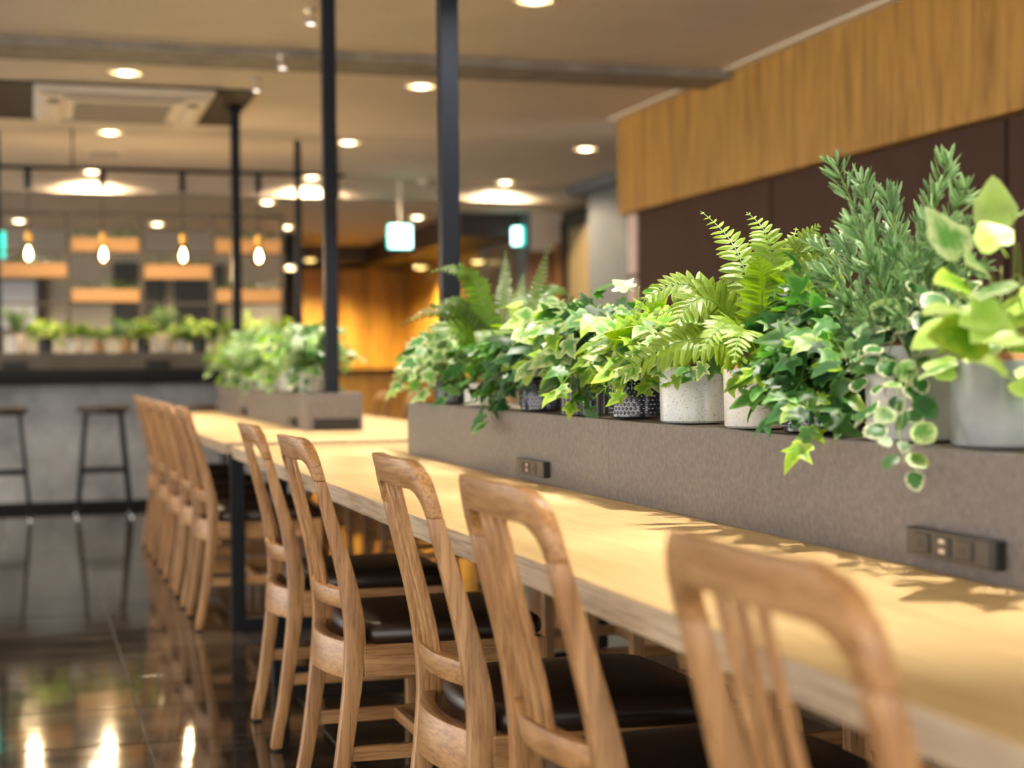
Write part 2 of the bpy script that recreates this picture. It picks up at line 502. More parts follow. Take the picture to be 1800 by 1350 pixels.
part('panel', MB().box(4.785, 4.80, 15.75, 16.9, 0.1, 2.28), plain('smoky panel', (0.17, 0.14, 0.10), 0.25), wc)
struct('wall_corridor_side', MB().box(4.82, 4.95, 17.2, 21.2, 0, CZ2), M['goldwood'], 'golden wood side wall of the corridor', 'wall')
struct('trim_8', MB().box(4.15, 4.82, 15.6, 21.0, 2.30, CZ2), M['dark'], 'dark soffit along the corridor', 'soffit')
wb_ = struct('wall_back_gold', MB().box(2.7, 6.0, 21.1, 21.3, 0, CZ2), M['dark'], 'golden wood panelled wall at the end of the corridor', 'wall')
gx = [2.8, 3.36, 3.92, 4.20, 4.30, 4.95]
for k in range(len(gx) - 1):
    part('panel', MB().box(gx[k] + 0.008, gx[k + 1] - 0.008, 21.0 + (0.06 if k == 3 else 0), 21.12, 0.02, 2.30), M['goldwood'], wb_, bevel=0.004)
struct('trim_9', MB().box(2.7, 6.0, 20.2, 21.1, 2.34, CZ2), M['dark'], 'dark header above the golden wall', 'header')
ct = thing('wood_counter', 'golden wood counter with a black top at the end of the corridor', 'counter', (4.2, 18.9, 0))
part('body', MB().box(-0.75, 0.6, -0.2, 0.2, 0, 0.93), M['goldwood'], ct)
part('counter_top', MB().box(-0.8, 0.6, -0.25, 0.25, 0.93, 0.985), M['bartop'], ct, bevel=0.004)

# ------------------------------------------------------------------ back wall behind the bar
bw = struct('wall_back', MB().box(-7, 2.9, 18.5, 18.7, 0, CZ2), M['backwall'], 'grey beige back wall behind the bar', 'wall')
struct('wall_return', MB().box(2.8, 2.95, 18.5, 21.2, 0, CZ2), M['dark'], 'dark return wall between the bar and the golden corridor', 'wall')


def back_rect(u0, v0, u1, v1, y):
    a, b = at(u0, v1, y=y), at(u1, v0, y=y)
    return a.x, b.x, a.z, b.z


x0, x1, z0, z1 = back_rect(-40, 492, 66, 580, 18.45)
wi = struct('window_1', MB().box(x0, x1, 18.44, 18.5, z0, z1), M['dark'], 'window with a pale blind behind the bar', 'window')
nsl = 12
for k in range(nsl):
    zz = z0 + 0.02 + (z1 - z0 - 0.04) * (k + 0.5) / nsl
    part('slat', MB().box(x0 + 0.02, x1 - 0.02, 18.42, 18.44, zz - 0.024, zz + 0.021), M['blind'], wi)
for u0, v0, u1, v1, lab in ((66, 490, 82, 580, 'narrow dark post beside the blind'), (200, 462, 290, 580, 'black menu board left of the pale column'), (306, 465, 392, 580, 'black menu board right of the pale column')):
    x0, x1, z0, z1 = back_rect(u0, v0, u1, v1, 18.45)
    o = part('menu_board' if 'menu' in lab else 'dark_post', MB().box(x0, x1, 18.43, 18.5, z0, z1), M['screen'] if 'menu' in lab else M['dark'], bevel=0.01)
    tag(o, lab + ' on the back wall', 'board' if 'menu' in lab else 'post')

# ------------------------------------------------------------------ bar counter
struct('wall_bar', MB().box(-4, 1.98, 11.92, 12.1, 0.055, 0.895), M['concrete'], 'grey mottled concrete front of the bar', 'bar front')
struct('baseboard_bar', MB().box(-4, 1.98, 11.94, 12.1, 0, 0.055), M['bartop'], 'black plinth under the bar', 'plinth')
o = part('bar_counter_top', MB().box(-4, 1.98, 11.52, 12.3, 0.93, 1.0).box(-4, 1.98, 11.56, 12.28, 0.896, 0.93), M['bartop'], bevel=0.003)
tag(o, 'long black bar counter top', 'counter')
bb = thing('bar_planter_box', 'brown laminate planter box running along the bar top', 'planter', (-1.0, 11.8, 1.0))
part('box', MB().box(-3.0, 2.95, -0.1, 0.12, 0, 0.12), M['barbox'], bb, bevel=0.003)
for x in (-0.11, 0.87):
    part('socket', MB().box(x + 1.0 - 0.085, x + 1.0 + 0.085, -0.112, -0.1, 0.008, 0.062), M['plastic_dark'], bb, bevel=0.003)
for k, (x, lab) in enumerate(((1.93, 'black square post at the end of the bar by the golden corridor'), (-0.215, 'black square post on the bar at the left edge of the photo'))):
    o = part('bar_post', MB().box(-0.022, 0.022, -0.022, 0.022, 0, CZ - 1.0), M['pole'], bevel=0.003, loc=(x, 11.97, 1.0))
    tag(o, lab, 'post', 'bar posts')

# pendant rail with four bulbs
rail = thing('pendant_rail', 'thin black steel rail above the bar carrying the bulbs', 'rail', (0, 11.75, 2.42))
part('bar', MB().box(-4, 2.25, -0.012, 0.012, -0.012, 0.012), M['black'], rail)
for x in (-1.5, 0.3, 2.2):
    part('hanger', MB().box(x - 0.006, x + 0.006, -0.006, 0.006, 0.012, CZ - 2.42), M['black'], rail)
part('end_box', MB().box(2.14, 2.2, -0.03, 0.03, -0.17, 0.012), M['black'], rail, bevel=0.004)


def bulb(x, label):
    t = thing('pendant_bulb', label, 'pendant lamp', (x, 11.75, 1.74), 0, 'clear filament bulbs above the bar')
    part('canopy', MB().lathe([(0.018, 0.53), (0.022, 0.54), (0.022, 0.664), (0.012, 0.668)], 14), M['black'], t, smooth=True)
    part('cord', MB().tube([(0, 0, 0.24), (0, 0, 0.54)], 0.0035, 6), M['black'], t)
    part('socket', MB().lathe([(0.012, 0.235), (0.021, 0.23), (0.022, 0.17), (0.018, 0.16)], 16), M['brass'], t, smooth=True)
    g, nt, b = new_mat('bulb glass'); b.inputs['Transmission Weight'].default_value = 1.0
    b.inputs['Roughness'].default_value = 0.02; b.inputs['IOR'].default_value = 1.06
    b.inputs['Base Color'].default_value = (1, 0.86, 0.62, 1)
    prof = [(0.004, 0.0), (0.03, 0.008), (0.047, 0.035), (0.05, 0.06), (0.045, 0.09), (0.03, 0.13), (0.02, 0.165)]
    M.setdefault('bulb_glass', g)
    part('glass', MB().lathe(prof, 20), M['bulb_glass'], t, smooth=True)
    part('filament', MB().lathe([(0.004, 0.035), (0.015, 0.045), (0.019, 0.065), (0.015, 0.09), (0.007, 0.11), (0.003, 0.125)], 12), M['filament'], t, smooth=True)
    l = bpy.data.lights.new('bulb light', 'POINT'); l.energy = 9; l.color = (1.0, 0.68, 0.36); l.shadow_soft_size = 0.03
    lo = bpy.data.objects.new('bulb_light', l); COL.objects.link(lo); lo.parent = t; lo.location = (0, 0, -0.04)


for x, lab in ((-0.006, 'leftmost glowing filament bulb above the bar'), (0.503, 'second glowing filament bulb from the left above the bar'),
               (1.06, 'third glowing filament bulb from the left above the bar'), (1.605, 'rightmost glowing filament bulb above the bar, beside the black pole')):
    bulb(x, lab)

# shelf frame hanging behind the bar
FY = 12.8
fr = thing('shelf_frame', 'brown black steel frame behind the bar holding wooden boxes', 'shelf frame', (0, FY, 1.0))
vx = [-0.80, -0.25, 0.285, 0.835, 1.38, 1.935]
for k, x in enumerate(vx):
    part('upright', MB().box(x - 0.018, x + 0.018, -0.018, 0.018, -1.0, 1.21), M['frame'], fr)
for z, nm in ((1.2, 'top_rail'), (0.905, 'cross_bar'), (0.51, 'cross_bar')):
    part(nm, MB().box(-2.5, 1.953, -0.015, 0.015, z - 0.016, z + 0.016) if z == 1.2 else MB().box(-0.25, 1.935, -0.008, 0.008, z - 0.008, z + 0.008), M['frame'], fr)

# ------------------------------------------------------------------ leaf shapes
def leaf_shape(kind, curl=0.15, seed=0):
    r = random.Random(seed)
    if kind == 'ivy':
        half = [(0.0, 0.0), (0.14, -0.12), (0.30, -0.13), (0.46, -0.01), (0.38, 0.14), (0.37, 0.24), (0.50, 0.32), (0.64, 0.46), (0.46, 0.50), (0.30, 0.54), (0.24, 0.72), (0.12, 0.96)]
    elif kind == 'heart':
        half = [(0.0, 0.0), (0.14, -0.08), (0.30, -0.06), (0.41, 0.10), (0.44, 0.28), (0.38, 0.50), (0.27, 0.70), (0.13, 0.88)]
    elif kind == 'round':
        half = [(0.0, 0.0), (0.18, 0.0), (0.36, 0.12), (0.45, 0.34), (0.43, 0.58), (0.30, 0.80), (0.14, 0.94)]
    out = [(x * r.uniform(0.92, 1.08), y) for x, y in half]
    outline = out + [(0.0, 1.17 if kind == 'ivy' else 1.0)] + [(-x * r.uniform(0.9, 1.1), y) for x, y in reversed(half[1:])]
    c = (0.0, 0.30)
    V, F, A = [], [], []

    def z(x, y):
        return curl * (-(abs(x)) ** 1.6 * 1.1 + 0.35 * abs(x)) - curl * 0.9 * max(0, y - 0.35) ** 2 + 0.02 * math.sin(9 * x + seed) + 0.015 * math.sin(11 * y + 2 * seed)
    n = len(outline)
    for s, a in ((1.0, 1.0), (0.62, 0.5)):
        for x, y in outline:
            px_, py_ = c[0] + (x - c[0]) * s, c[1] + (y - c[1]) * s
            V.append((px_, py_, z(px_, py_))); A.append(a)
    V.append((c[0], c[1], z(*c))); A.append(0.0)
    for i in range(n):
        j = (i + 1) % n
        F.append((i, j, n + j, n + i))
        F.append((n + i, n + j, 2 * n))
    # petiole
    b = len(V)
    for dx in (-0.012, 0.012):
        V.append((dx, 0.02, -0.01)); V.append((dx, -0.35, -0.05)); A += [0.2, 0.2]
    F.append((b, b + 1, b + 3, b + 2))
    return np.array(V), F, A


def attr_mesh(name, V, F, A, m, smooth=True):
    me = bpy.data.meshes.new(name)
    me.from_pydata([tuple(p) for p in V], [], F)
    at_ = me.attributes.new('var', 'FLOAT', 'POINT')
    at_.data.foreach_set('value', A)
    for q in (m if isinstance(m, list) else [m]):
        me.materials.append(q)
    me.polygons.foreach_set('use_smooth', [smooth] * len(me.polygons))
    me.update()
    return me


SHAPES = {}
for kd in ('ivy', 'heart', 'round'):
    SHAPES[kd] = [leaf_shape(kd, curl, s) for s, curl in ((1, 0.12), (2, 0.35), (3, -0.15), (4, 0.6))]
LEAFMESH = {}


def leaf_meshes(kind, matname):
    k = (kind, matname)
    if k not in LEAFMESH:
        LEAFMESH[k] = [attr_mesh('leaf', *s, M[matname]) for s in SHAPES[kind]]
    return LEAFMESH[k]


def frame(tip, nrm):
    y = Vector(tip).normalized()
    z = Vector(nrm); z = z - y * z.dot(y)
    if z.length < 1e-4:
        z = Vector((0.3, 0.2, 1)) - y * Vector((0.3, 0.2, 1)).dot(y)
    z.normalize()
    x = y.cross(z)
    return Matrix((x, y, z)).transposed()


def rv(r, s=1.0):
    return Vector((r.gauss(0, s), r.gauss(0, s), r.gauss(0, s)))


def leaves_along(stems, step, r, center, size, jit=0.35, start=0.15, droop=0.35, petiole=0.5, zmin=None):
    """-> list of (position, 3x3 frame, size, variant)"""
    out = []
    for pts in stems:
        L = [0.0]
        for a, b in zip(pts[:-1], pts[1:]):
            L.append(L[-1] + (b - a).length)
        tot = L[-1]
        s = tot * start + r.uniform(0, step); side = r.choice((-1, 1))
        while s < tot + step * 0.5:
            ss = min(s, tot - 1e-5)
            k = max(i for i in range(len(L) - 1) if L[i] <= ss)
            f = (ss - L[k]) / max(1e-6, L[k + 1] - L[k])
            p = pts[k].lerp(pts[k + 1], f)
            t = (pts[k + 1] - pts[k]).normalized()
            lat = t.cross(Vector((0, 0, 1)))
            lat = lat.normalized() if lat.length > 0.2 else Vector((r.gauss(0, 1), r.gauss(0, 1), 0)).normalized()
            outw = Vector((p.x - center.x, p.y - center.y, 0))
            outw = outw.normalized() if outw.length > 1e-3 else Vector((-1, 0, 0))
            sz = size * r.uniform(0.6, 1.35) * (1.0 - 0.35 * ss / tot)
            tip = t * 0.5 + lat * side * 0.8 + outw * 0.35 + rv(r, jit) + Vector((0, 0, -droop))
            nr = Vector((0, 0, 0.9)) + outw * 0.55 + Vector((-0.25, -0.35, 0)) + rv(r, jit)
            tip.normalize()
            q = p + (lat * side * 0.5 + tip * 0.6).normalized() * sz * petiole
            if zmin is not None and 1.12 < q.x < 1.44 and q.z < zmin:
                q.z = zmin + r.uniform(0, 0.02)
            out.append((q, frame(tip, nr), sz, r.randrange(4)))
            side = -side; s += step * r.uniform(0.75, 1.25)
    return out


def place_leaves(plant, lv, kind, mats, r):
    base = Vector(plant.location)
    for q, fr_, sz, k in lv:
        me = leaf_meshes(kind, r.choice(mats))[k]
        o = bpy.data.objects.new('leaf', me)
        COL.objects.link(o); o.parent = plant
        o.matrix_basis = Matrix.Translation(q - base) @ fr_.to_4x4() @ Matrix.Scale(sz, 4)


def joined_leaves(plant, lv, kind, mats, r, name='foliage'):
    V, F, A, MI = [], [], [], []
    base = Vector(plant.location); nb = 0
    for q, fr_, sz, k in lv:
        v, f, a = SHAPES[kind][k]
        R = np.array(fr_)
        V.append((v @ R.T) * sz + np.array(q - base))
        mi = r.randrange(len(mats))
        F += [tuple(i + nb for i in ff) for ff in f]; A += a; MI += [mi] * len(f)
        nb += len(v)
    me = attr_mesh(name, np.concatenate(V), F, A, [M[m] for m in mats])
    me.polygons.foreach_set('material_index', MI)
    o = link(name, me, plant); o['kind'] = 'stuff'
    return o


def stems_part(plant, stems, rad=0.0018, m='stem', name='stems'):
    mb = MB(); base = Vector(plant.location)
    for pts in stems:
        mb.tube([p - base for p in pts], rad, 5, r1=rad * 0.5)
    return part(name, mb, M[m], plant, smooth=60)


def mound(root, n, R, H, r, ax=1.0, droop=0.1, ymul=1.0, up=0.6):
    st = []
    for i in range(n):
        az = 2 * PI * (i + r.uniform(-0.4, 0.4)) / n * 2.4
        L = R * r.uniform(0.35, 1.0)
        d = Vector((math.cos(az) * ax, math.sin(az) * ymul, 0))
        h = H * r.uniform(0.5, 1.0) * (1.15 - 0.5 * L / R)
        st.append(bez([root, root + d * L * 0.25 + Vector((0, 0, h * 0.8)), root + d * L * 0.7 + Vector((0, 0, h)), root + d * L + Vector((0, 0, h * up - droop * r.uniform(0, 1)))], 8))
    return st


# ------------------------------------------------------------------ pots
def speckle(name, base, spot, scale=260.0, cover=0.33, rough=0.22):
    m, nt, b = new_mat(name)
    tc = N(nt, 'ShaderNodeTexCoord')
    no = N(nt, 'ShaderNodeTexNoise', Scale=scale, Detail=2.0)
    n2 = N(nt, 'ShaderNodeTexNoise', Scale=9.0, Detail=4.0)
    for q in (no, n2):
        nt.links.new(tc.outputs['Object'], q.inputs['Vector'])
    r1 = ramp(nt, [(cover, spot), (cover + 0.06, base)])
    nt.links.new(no.outputs['Fac'], r1.inputs['Fac'])
    r2 = ramp(nt, [(0.35, (0.80, 0.84, 0.90)), (0.65, (1.08, 1.02, 0.95))])
    nt.links.new(n2.outputs['Fac'], r2.inputs['Fac'])
    mx = N(nt, 'ShaderNodeMix', data_type='RGBA', blend_type='MULTIPLY'); mx.inputs['Factor'].default_value = 1.0
    nt.links.new(r1.outputs['Color'], mx.inputs['A']); nt.links.new(r2.outputs['Color'], mx.inputs['B'])
    nt.links.new(mx.outputs['Result'], b.inputs['Base Color'])
    b.inputs['Roughness'].default_value = rough
    return m


M['pot_speckle'] = speckle('speckled glaze', (0.66, 0.68, 0.67), (0.36, 0.36, 0.35))
M['pot_white'] = speckle('off white glaze', (0.78, 0.74, 0.68), (0.62, 0.57, 0.51), scale=180, cover=0.36, rough=0.4)
M['pot_navy'] = plain('navy glaze', (0.012, 0.016, 0.034), 0.16, spec=0.7, coat=0.5)
M['pot_stud'] = plain('navy glaze studs', (0.03, 0.036, 0.06), 0.12, spec=0.9, coat=0.7)
M['pot_char'] = plain('charcoal ceramic', (0.035, 0.036, 0.042), 0.4)
M['pot_line'] = plain('bare ridge', (0.42, 0.42, 0.42), 0.5)
M['pot_metal'] = mottled('galvanised grey', (0.34, 0.35, 0.36), (0.55, 0.54, 0.52), scale=9, rough=0.32)
M['pot_grey'] = mottled('grey glaze', (0.17, 0.185, 0.20), (0.27, 0.28, 0.29), scale=7, rough=0.3)
M['pot_tan'] = plain('tan clay', (0.52, 0.30, 0.14), 0.6)
M['pot_cream'] = plain('cream ceramic', (0.56, 0.49, 0.38), 0.5)


def make_pot(plant, kind, rad, h, taper=0.97):
    if kind == 'ribbed':
        n = 96; rings = []; mb = MB()
        for z in (0, h):
            rings.append([((rad + (0.0025 if j % 4 == 0 else -0.001)) * math.cos(2 * PI * j / n), (rad + (0.0025 if j % 4 == 0 else -0.001)) * math.sin(2 * PI * j / n), z) for j in range(n)])
        mb.loft(rings)
        mb.m = [1 if (i < n and i % 4 in (0, 3)) else 0 for i in range(len(mb.m))]
        mb.m = [0] * len(mb.m)
        body = part('pot', mb, [M['pot_char']], plant)
        ln = MB()
        for j in range(0, n, 4):
            a = 2 * PI * j / n
            ln.bar(((rad + 0.0022) * math.cos(a), (rad + 0.0022) * math.sin(a), 0.002), ((rad + 0.0022) * math.cos(a), (rad + 0.0022) * math.sin(a), h), 0.0018, 0.0018, up=(math.cos(a), math.sin(a), 0))
        part('ridge_lines', ln, M['pot_line'], body)
    else:
        m = {'navy': 'pot_navy', 'speckle': 'pot_speckle', 'white': 'pot_white', 'metal': 'pot_metal', 'grey': 'pot_grey', 'tan': 'pot_tan', 'cream': 'pot_cream', 'char': 'pot_char'}[kind]
        rb = rad * taper
        prof = [(rb * 0.92, 0.0), (rb, 0.004), (rad, h - 0.003), (rad - 0.002, h), (rad - 0.006, h - 0.001), (rad - 0.007, h - 0.02)]
        body = part('pot', MB().lathe(prof, 40), M[m], plant, smooth=35)
        if kind == 'navy':
            st = MB(); dz = 0.0088; nz = int((h - 0.012) / dz); nn = int(2 * PI * rad / 0.0098)
            for i in range(nz):
                z = 0.008 + (i + 0.5) * dz
                rr = rad * taper + (rad - rad * taper) * z / h
                for j in range(nn):
                    a = 2 * PI * (j + 0.5 * (i % 2)) / nn
                    ca, sa = math.cos(a), math.sin(a)
                    c = Vector((ca * rr, sa * rr, z)); o_ = Vector((ca, sa, 0)); t_ = Vector((-sa, ca, 0)); k = Vector((0, 0, 1)); w = 0.0044
                    st.add([c + t_ * w, c + k * w, c - t_ * w, c - k * w, c + o_ * 0.0032 + (t_ + k) * w * 0.18, c + o_ * 0.0032 + (k - t_) * w * 0.18, c + o_ * 0.0032 - (t_ + k) * w * 0.18, c + o_ * 0.0032 + (t_ - k) * w * 0.18],
                           [(0, 1, 4), (1, 5, 4), (1, 2, 5), (2, 6, 5), (2, 3, 6), (3, 7, 6), (3, 0, 7), (0, 4, 7), (4, 5, 6, 7)])
            s_ = part('studs', st, M['pot_stud'], body); s_['kind'] = 'stuff'
    r = random.Random(int(rad * 1e5) + int(h * 1e5))
    co = MB().lathe([(rad - 0.008, h - 0.02), (rad - 0.009, h - 0.004), (rad * 0.7, h + 0.006), (rad * 0.3, h + 0.010), (0.002, h + 0.011)], 24)
    for i in range(26):
        a = r.uniform(0, 2 * PI); q = rad * r.uniform(0.3, 0.95); b_ = a + r.uniform(-1, 1); w = rad * r.uniform(0.4, 0.98)
        p0, p1 = Vector((q * math.cos(a), q * math.sin(a), h - 0.002)), Vector((w * math.cos(b_), w * math.sin(b_), h - 0.003))
        mid = (p0 + p1) / 2 + Vector((r.gauss(0, 0.01), r.gauss(0, 0.01), r.uniform(0.004, 0.018)))
        co.tube(bez([p0, mid, p1], 5), 0.0006, 4)
    part('coir', co, M['coir'], plant, smooth=50)
    return body


PT = 0.886   # planter top


def pot_y(u, x=1.26):
    return at(u, 720, x=x).y


# ------------------------------------------------------------------ tables
def table(y0, y1, legs, label, z=0.72):
    t = thing('communal_table', label, 'table', (1.28, (y0 + y1) / 2, 0))
    L = (y1 - y0) / 2
    mb = MB().box(-0.59, 0.59, -L, L, z - 0.042, z)
    mb.m = [1, 0, 1, 1, 1, 1]
    part('table_top', mb, [M['table'], M['table_edge']], t, bevel=0.0015, seg=1)
    for yl in legs:
        d = yl - (y0 + y1) / 2
        for s in (-1, 1):
            part('leg', MB().box(s * 0.535 - 0.025, s * 0.535 + 0.025, d - 0.025, d + 0.025, 0, z - 0.042), M['black'], t, bevel=0.002, seg=1)
        part('foot_bar', MB().box(-0.51, 0.51, d - 0.025, d + 0.025, 0, 0.05), M['black'], t, bevel=0.002, seg=1)
        part('top_bar', MB().box(-0.51, 0.51, d - 0.02, d + 0.02, z - 0.082, z - 0.042), M['black'], t)
    part('spine', MB().box(-0.03, 0.03, legs[0] - (y0 + y1) / 2, legs[-1] - (y0 + y1) / 2, z - 0.122, z - 0.082), M['black'], t)
    return t


table(0.45, 5.8, (0.95, 5.06), 'long pale oak communal table in the foreground')
table(6.1, 10.56, (6.13, 10.3), 'pale oak communal table behind, nearer the bar')


def socket_plate(parent, x, y, z, L=0.21, h=0.037):
    s = part('socket_plate', MB().box(x - 0.016, x, y - L / 2 + 0.014, y + L / 2, z - h / 2, z + h / 2), M['plastic'], parent, bevel=0.002)
    part('end_cap', MB().box(x - 0.0165, x, y - L / 2, y - L / 2 + 0.0135, z - h / 2, z + h / 2), M['plastic_dark'], s, bevel=0.002)
    for k, dy in enumerate((0.062, 0.012, -0.040)):
        part('module_frame', MB().box(x - 0.0168, x - 0.0158, y + dy - 0.019, y + dy + 0.019, z - 0.013, z + 0.013), M['plastic_dark'], s)
        part('module', MB().box(x - 0.0180, x - 0.0165, y + dy - 0.013, y + dy + 0.017, z - 0.0115, z + 0.0115), M['plastic'], s, bevel=0.0008, seg=1)
        if k == 1:
            for dz in (-0.0065, 0.0065):
                part('usb_port', MB().box(x - 0.0184, x - 0.0178, y + dy - 0.005, y + dy + 0.008, z + dz - 0.003, z + dz + 0.003), M['contact'], s)
        else:
            for ddy in (-0.002, 0.007):
                part('slot', MB().box(x - 0.0184, x - 0.0178, y + dy + ddy - 0.0012, y + dy + ddy + 0.0012, z - 0.006, z + 0.006), M['plastic_dark'], s)
    return s


def planter(y0, y1, seam, label, socks, slot=False):
    t = thing('table_planter', label, 'planter', (1.28, (y0 + y1) / 2, 0.72))
    c = (y0 + y1) / 2
    for a, b in ((y0, seam), (seam, y1)):
        part('side_panel', MB().box(-0.125, -0.105, a - c + 0.0009, b - c - 0.0009, 0, PT - 0.72), M['planter'], t, bevel=0.0008, seg=1)
        part('side_panel', MB().box(0.105, 0.125, a - c + 0.0009, b - c - 0.0009, 0, PT - 0.72), M['planter'], t, bevel=0.0008, seg=1)
    for yy, sg in ((y0, 1), (y1, -1)):
        part('end_panel', MB().box(-0.105, 0.105, *sorted((yy - c, yy - c + sg * 0.02)), 0, PT - 0.72), M['planter'], t, bevel=0.0008, seg=1)
    part('tray', MB().box(-0.105, 0.105, y0 - c + 0.02, y1 - c - 0.02, 0.1, PT - 0.72 - 0.003), M['planter_edge'], t)
    for sy, sz, L in socks:
        socket_plate(t, -0.125, sy - c, sz - 0.72, L)
    if slot:
        part('vent_slot', MB().box(-0.095, 0.108, y0 - c - 0.004, y0 - c, 0.005, 0.055), M['plastic_dark'], t)
    return t


planter(1.30, 5.02, 3.15, 'grey laminate planter box down the middle of the foreground table', [(3.66, 0.756, 0.225), (1.83, 0.759, 0.212)])
planter(6.98, 10.52, 8.7, 'grey laminate planter box on the table nearer the bar', [(9.13, 0.757, 0.20), (7.36, 0.752, 0.20)], slot=True)

for (x, y, lab) in ((1.28, 4.95, 'thick black pole rising from the foreground planter to the ceiling'), (1.28, 7.06, 'black pole at the near end of the second planter'),
                    (1.28, 10.44, 'black pole at the far end of the second planter, below the air conditioner')):
    t = thing('black_pole', lab, 'pole', (x, y, PT), 0, 'poles rising from the planters')
    part('post', MB().box(-0.029, 0.029, -0.029, 0.029, -0.003, CZ - PT), M['pole'], t, bevel=0.003)
    part('ceiling_plate', MB().box(-0.07, 0.07, -0.07, 0.07, CZ - PT - 0.012, CZ - PT), M['pole'], t, bevel=0.002)

# ------------------------------------------------------------------ chairs
PROF = [(0.0, 0.0, 0.028), (0.022, 0.12, 0.031), (0.042, 0.26, 0.035), (0.054, 0.36, 0.040), (0.058, 0.43, 0.043), (0.051, 0.50, 0.040), (0.035, 0.58, 0.034), (0.011, 0.67, 0.028), (-0.011, 0.75, 0.024), (-0.032, 0.843, 0.021)]


def prof_x(z):
    for (x0, z0, d0), (x1, z1, d1) in zip(PROF[:-1], PROF[1:]):
        if z <= z1:
            t = (z - z0) / (z1 - z0)
            return x0 + (x1 - x0) * t
    return PROF[-1][0]


def prof_s(z):
    # smooth interpolation
    zs = [p[1] for p in PROF]; n = len(PROF)
    i = max(k for k in range(n - 1) if zs[k] <= z + 1e-9)
    p0, p1, p2, p3 = (PROF[max(i - 1, 0)], PROF[i], PROF[i + 1], PROF[min(i + 2, n - 1)])
    t = (z - p1[1]) / (p2[1] - p1[1])
    out = []
    for c in (0, 2):
        a, b, d, e = p0[c], p1[c], p2[c], p3[c]
        out.append(0.5 * (2 * b + (d - a) * t + (2 * a - 5 * b + 4 * d - e) * t * t + (3 * b - a - 3 * d + e) * t ** 3))
    return out


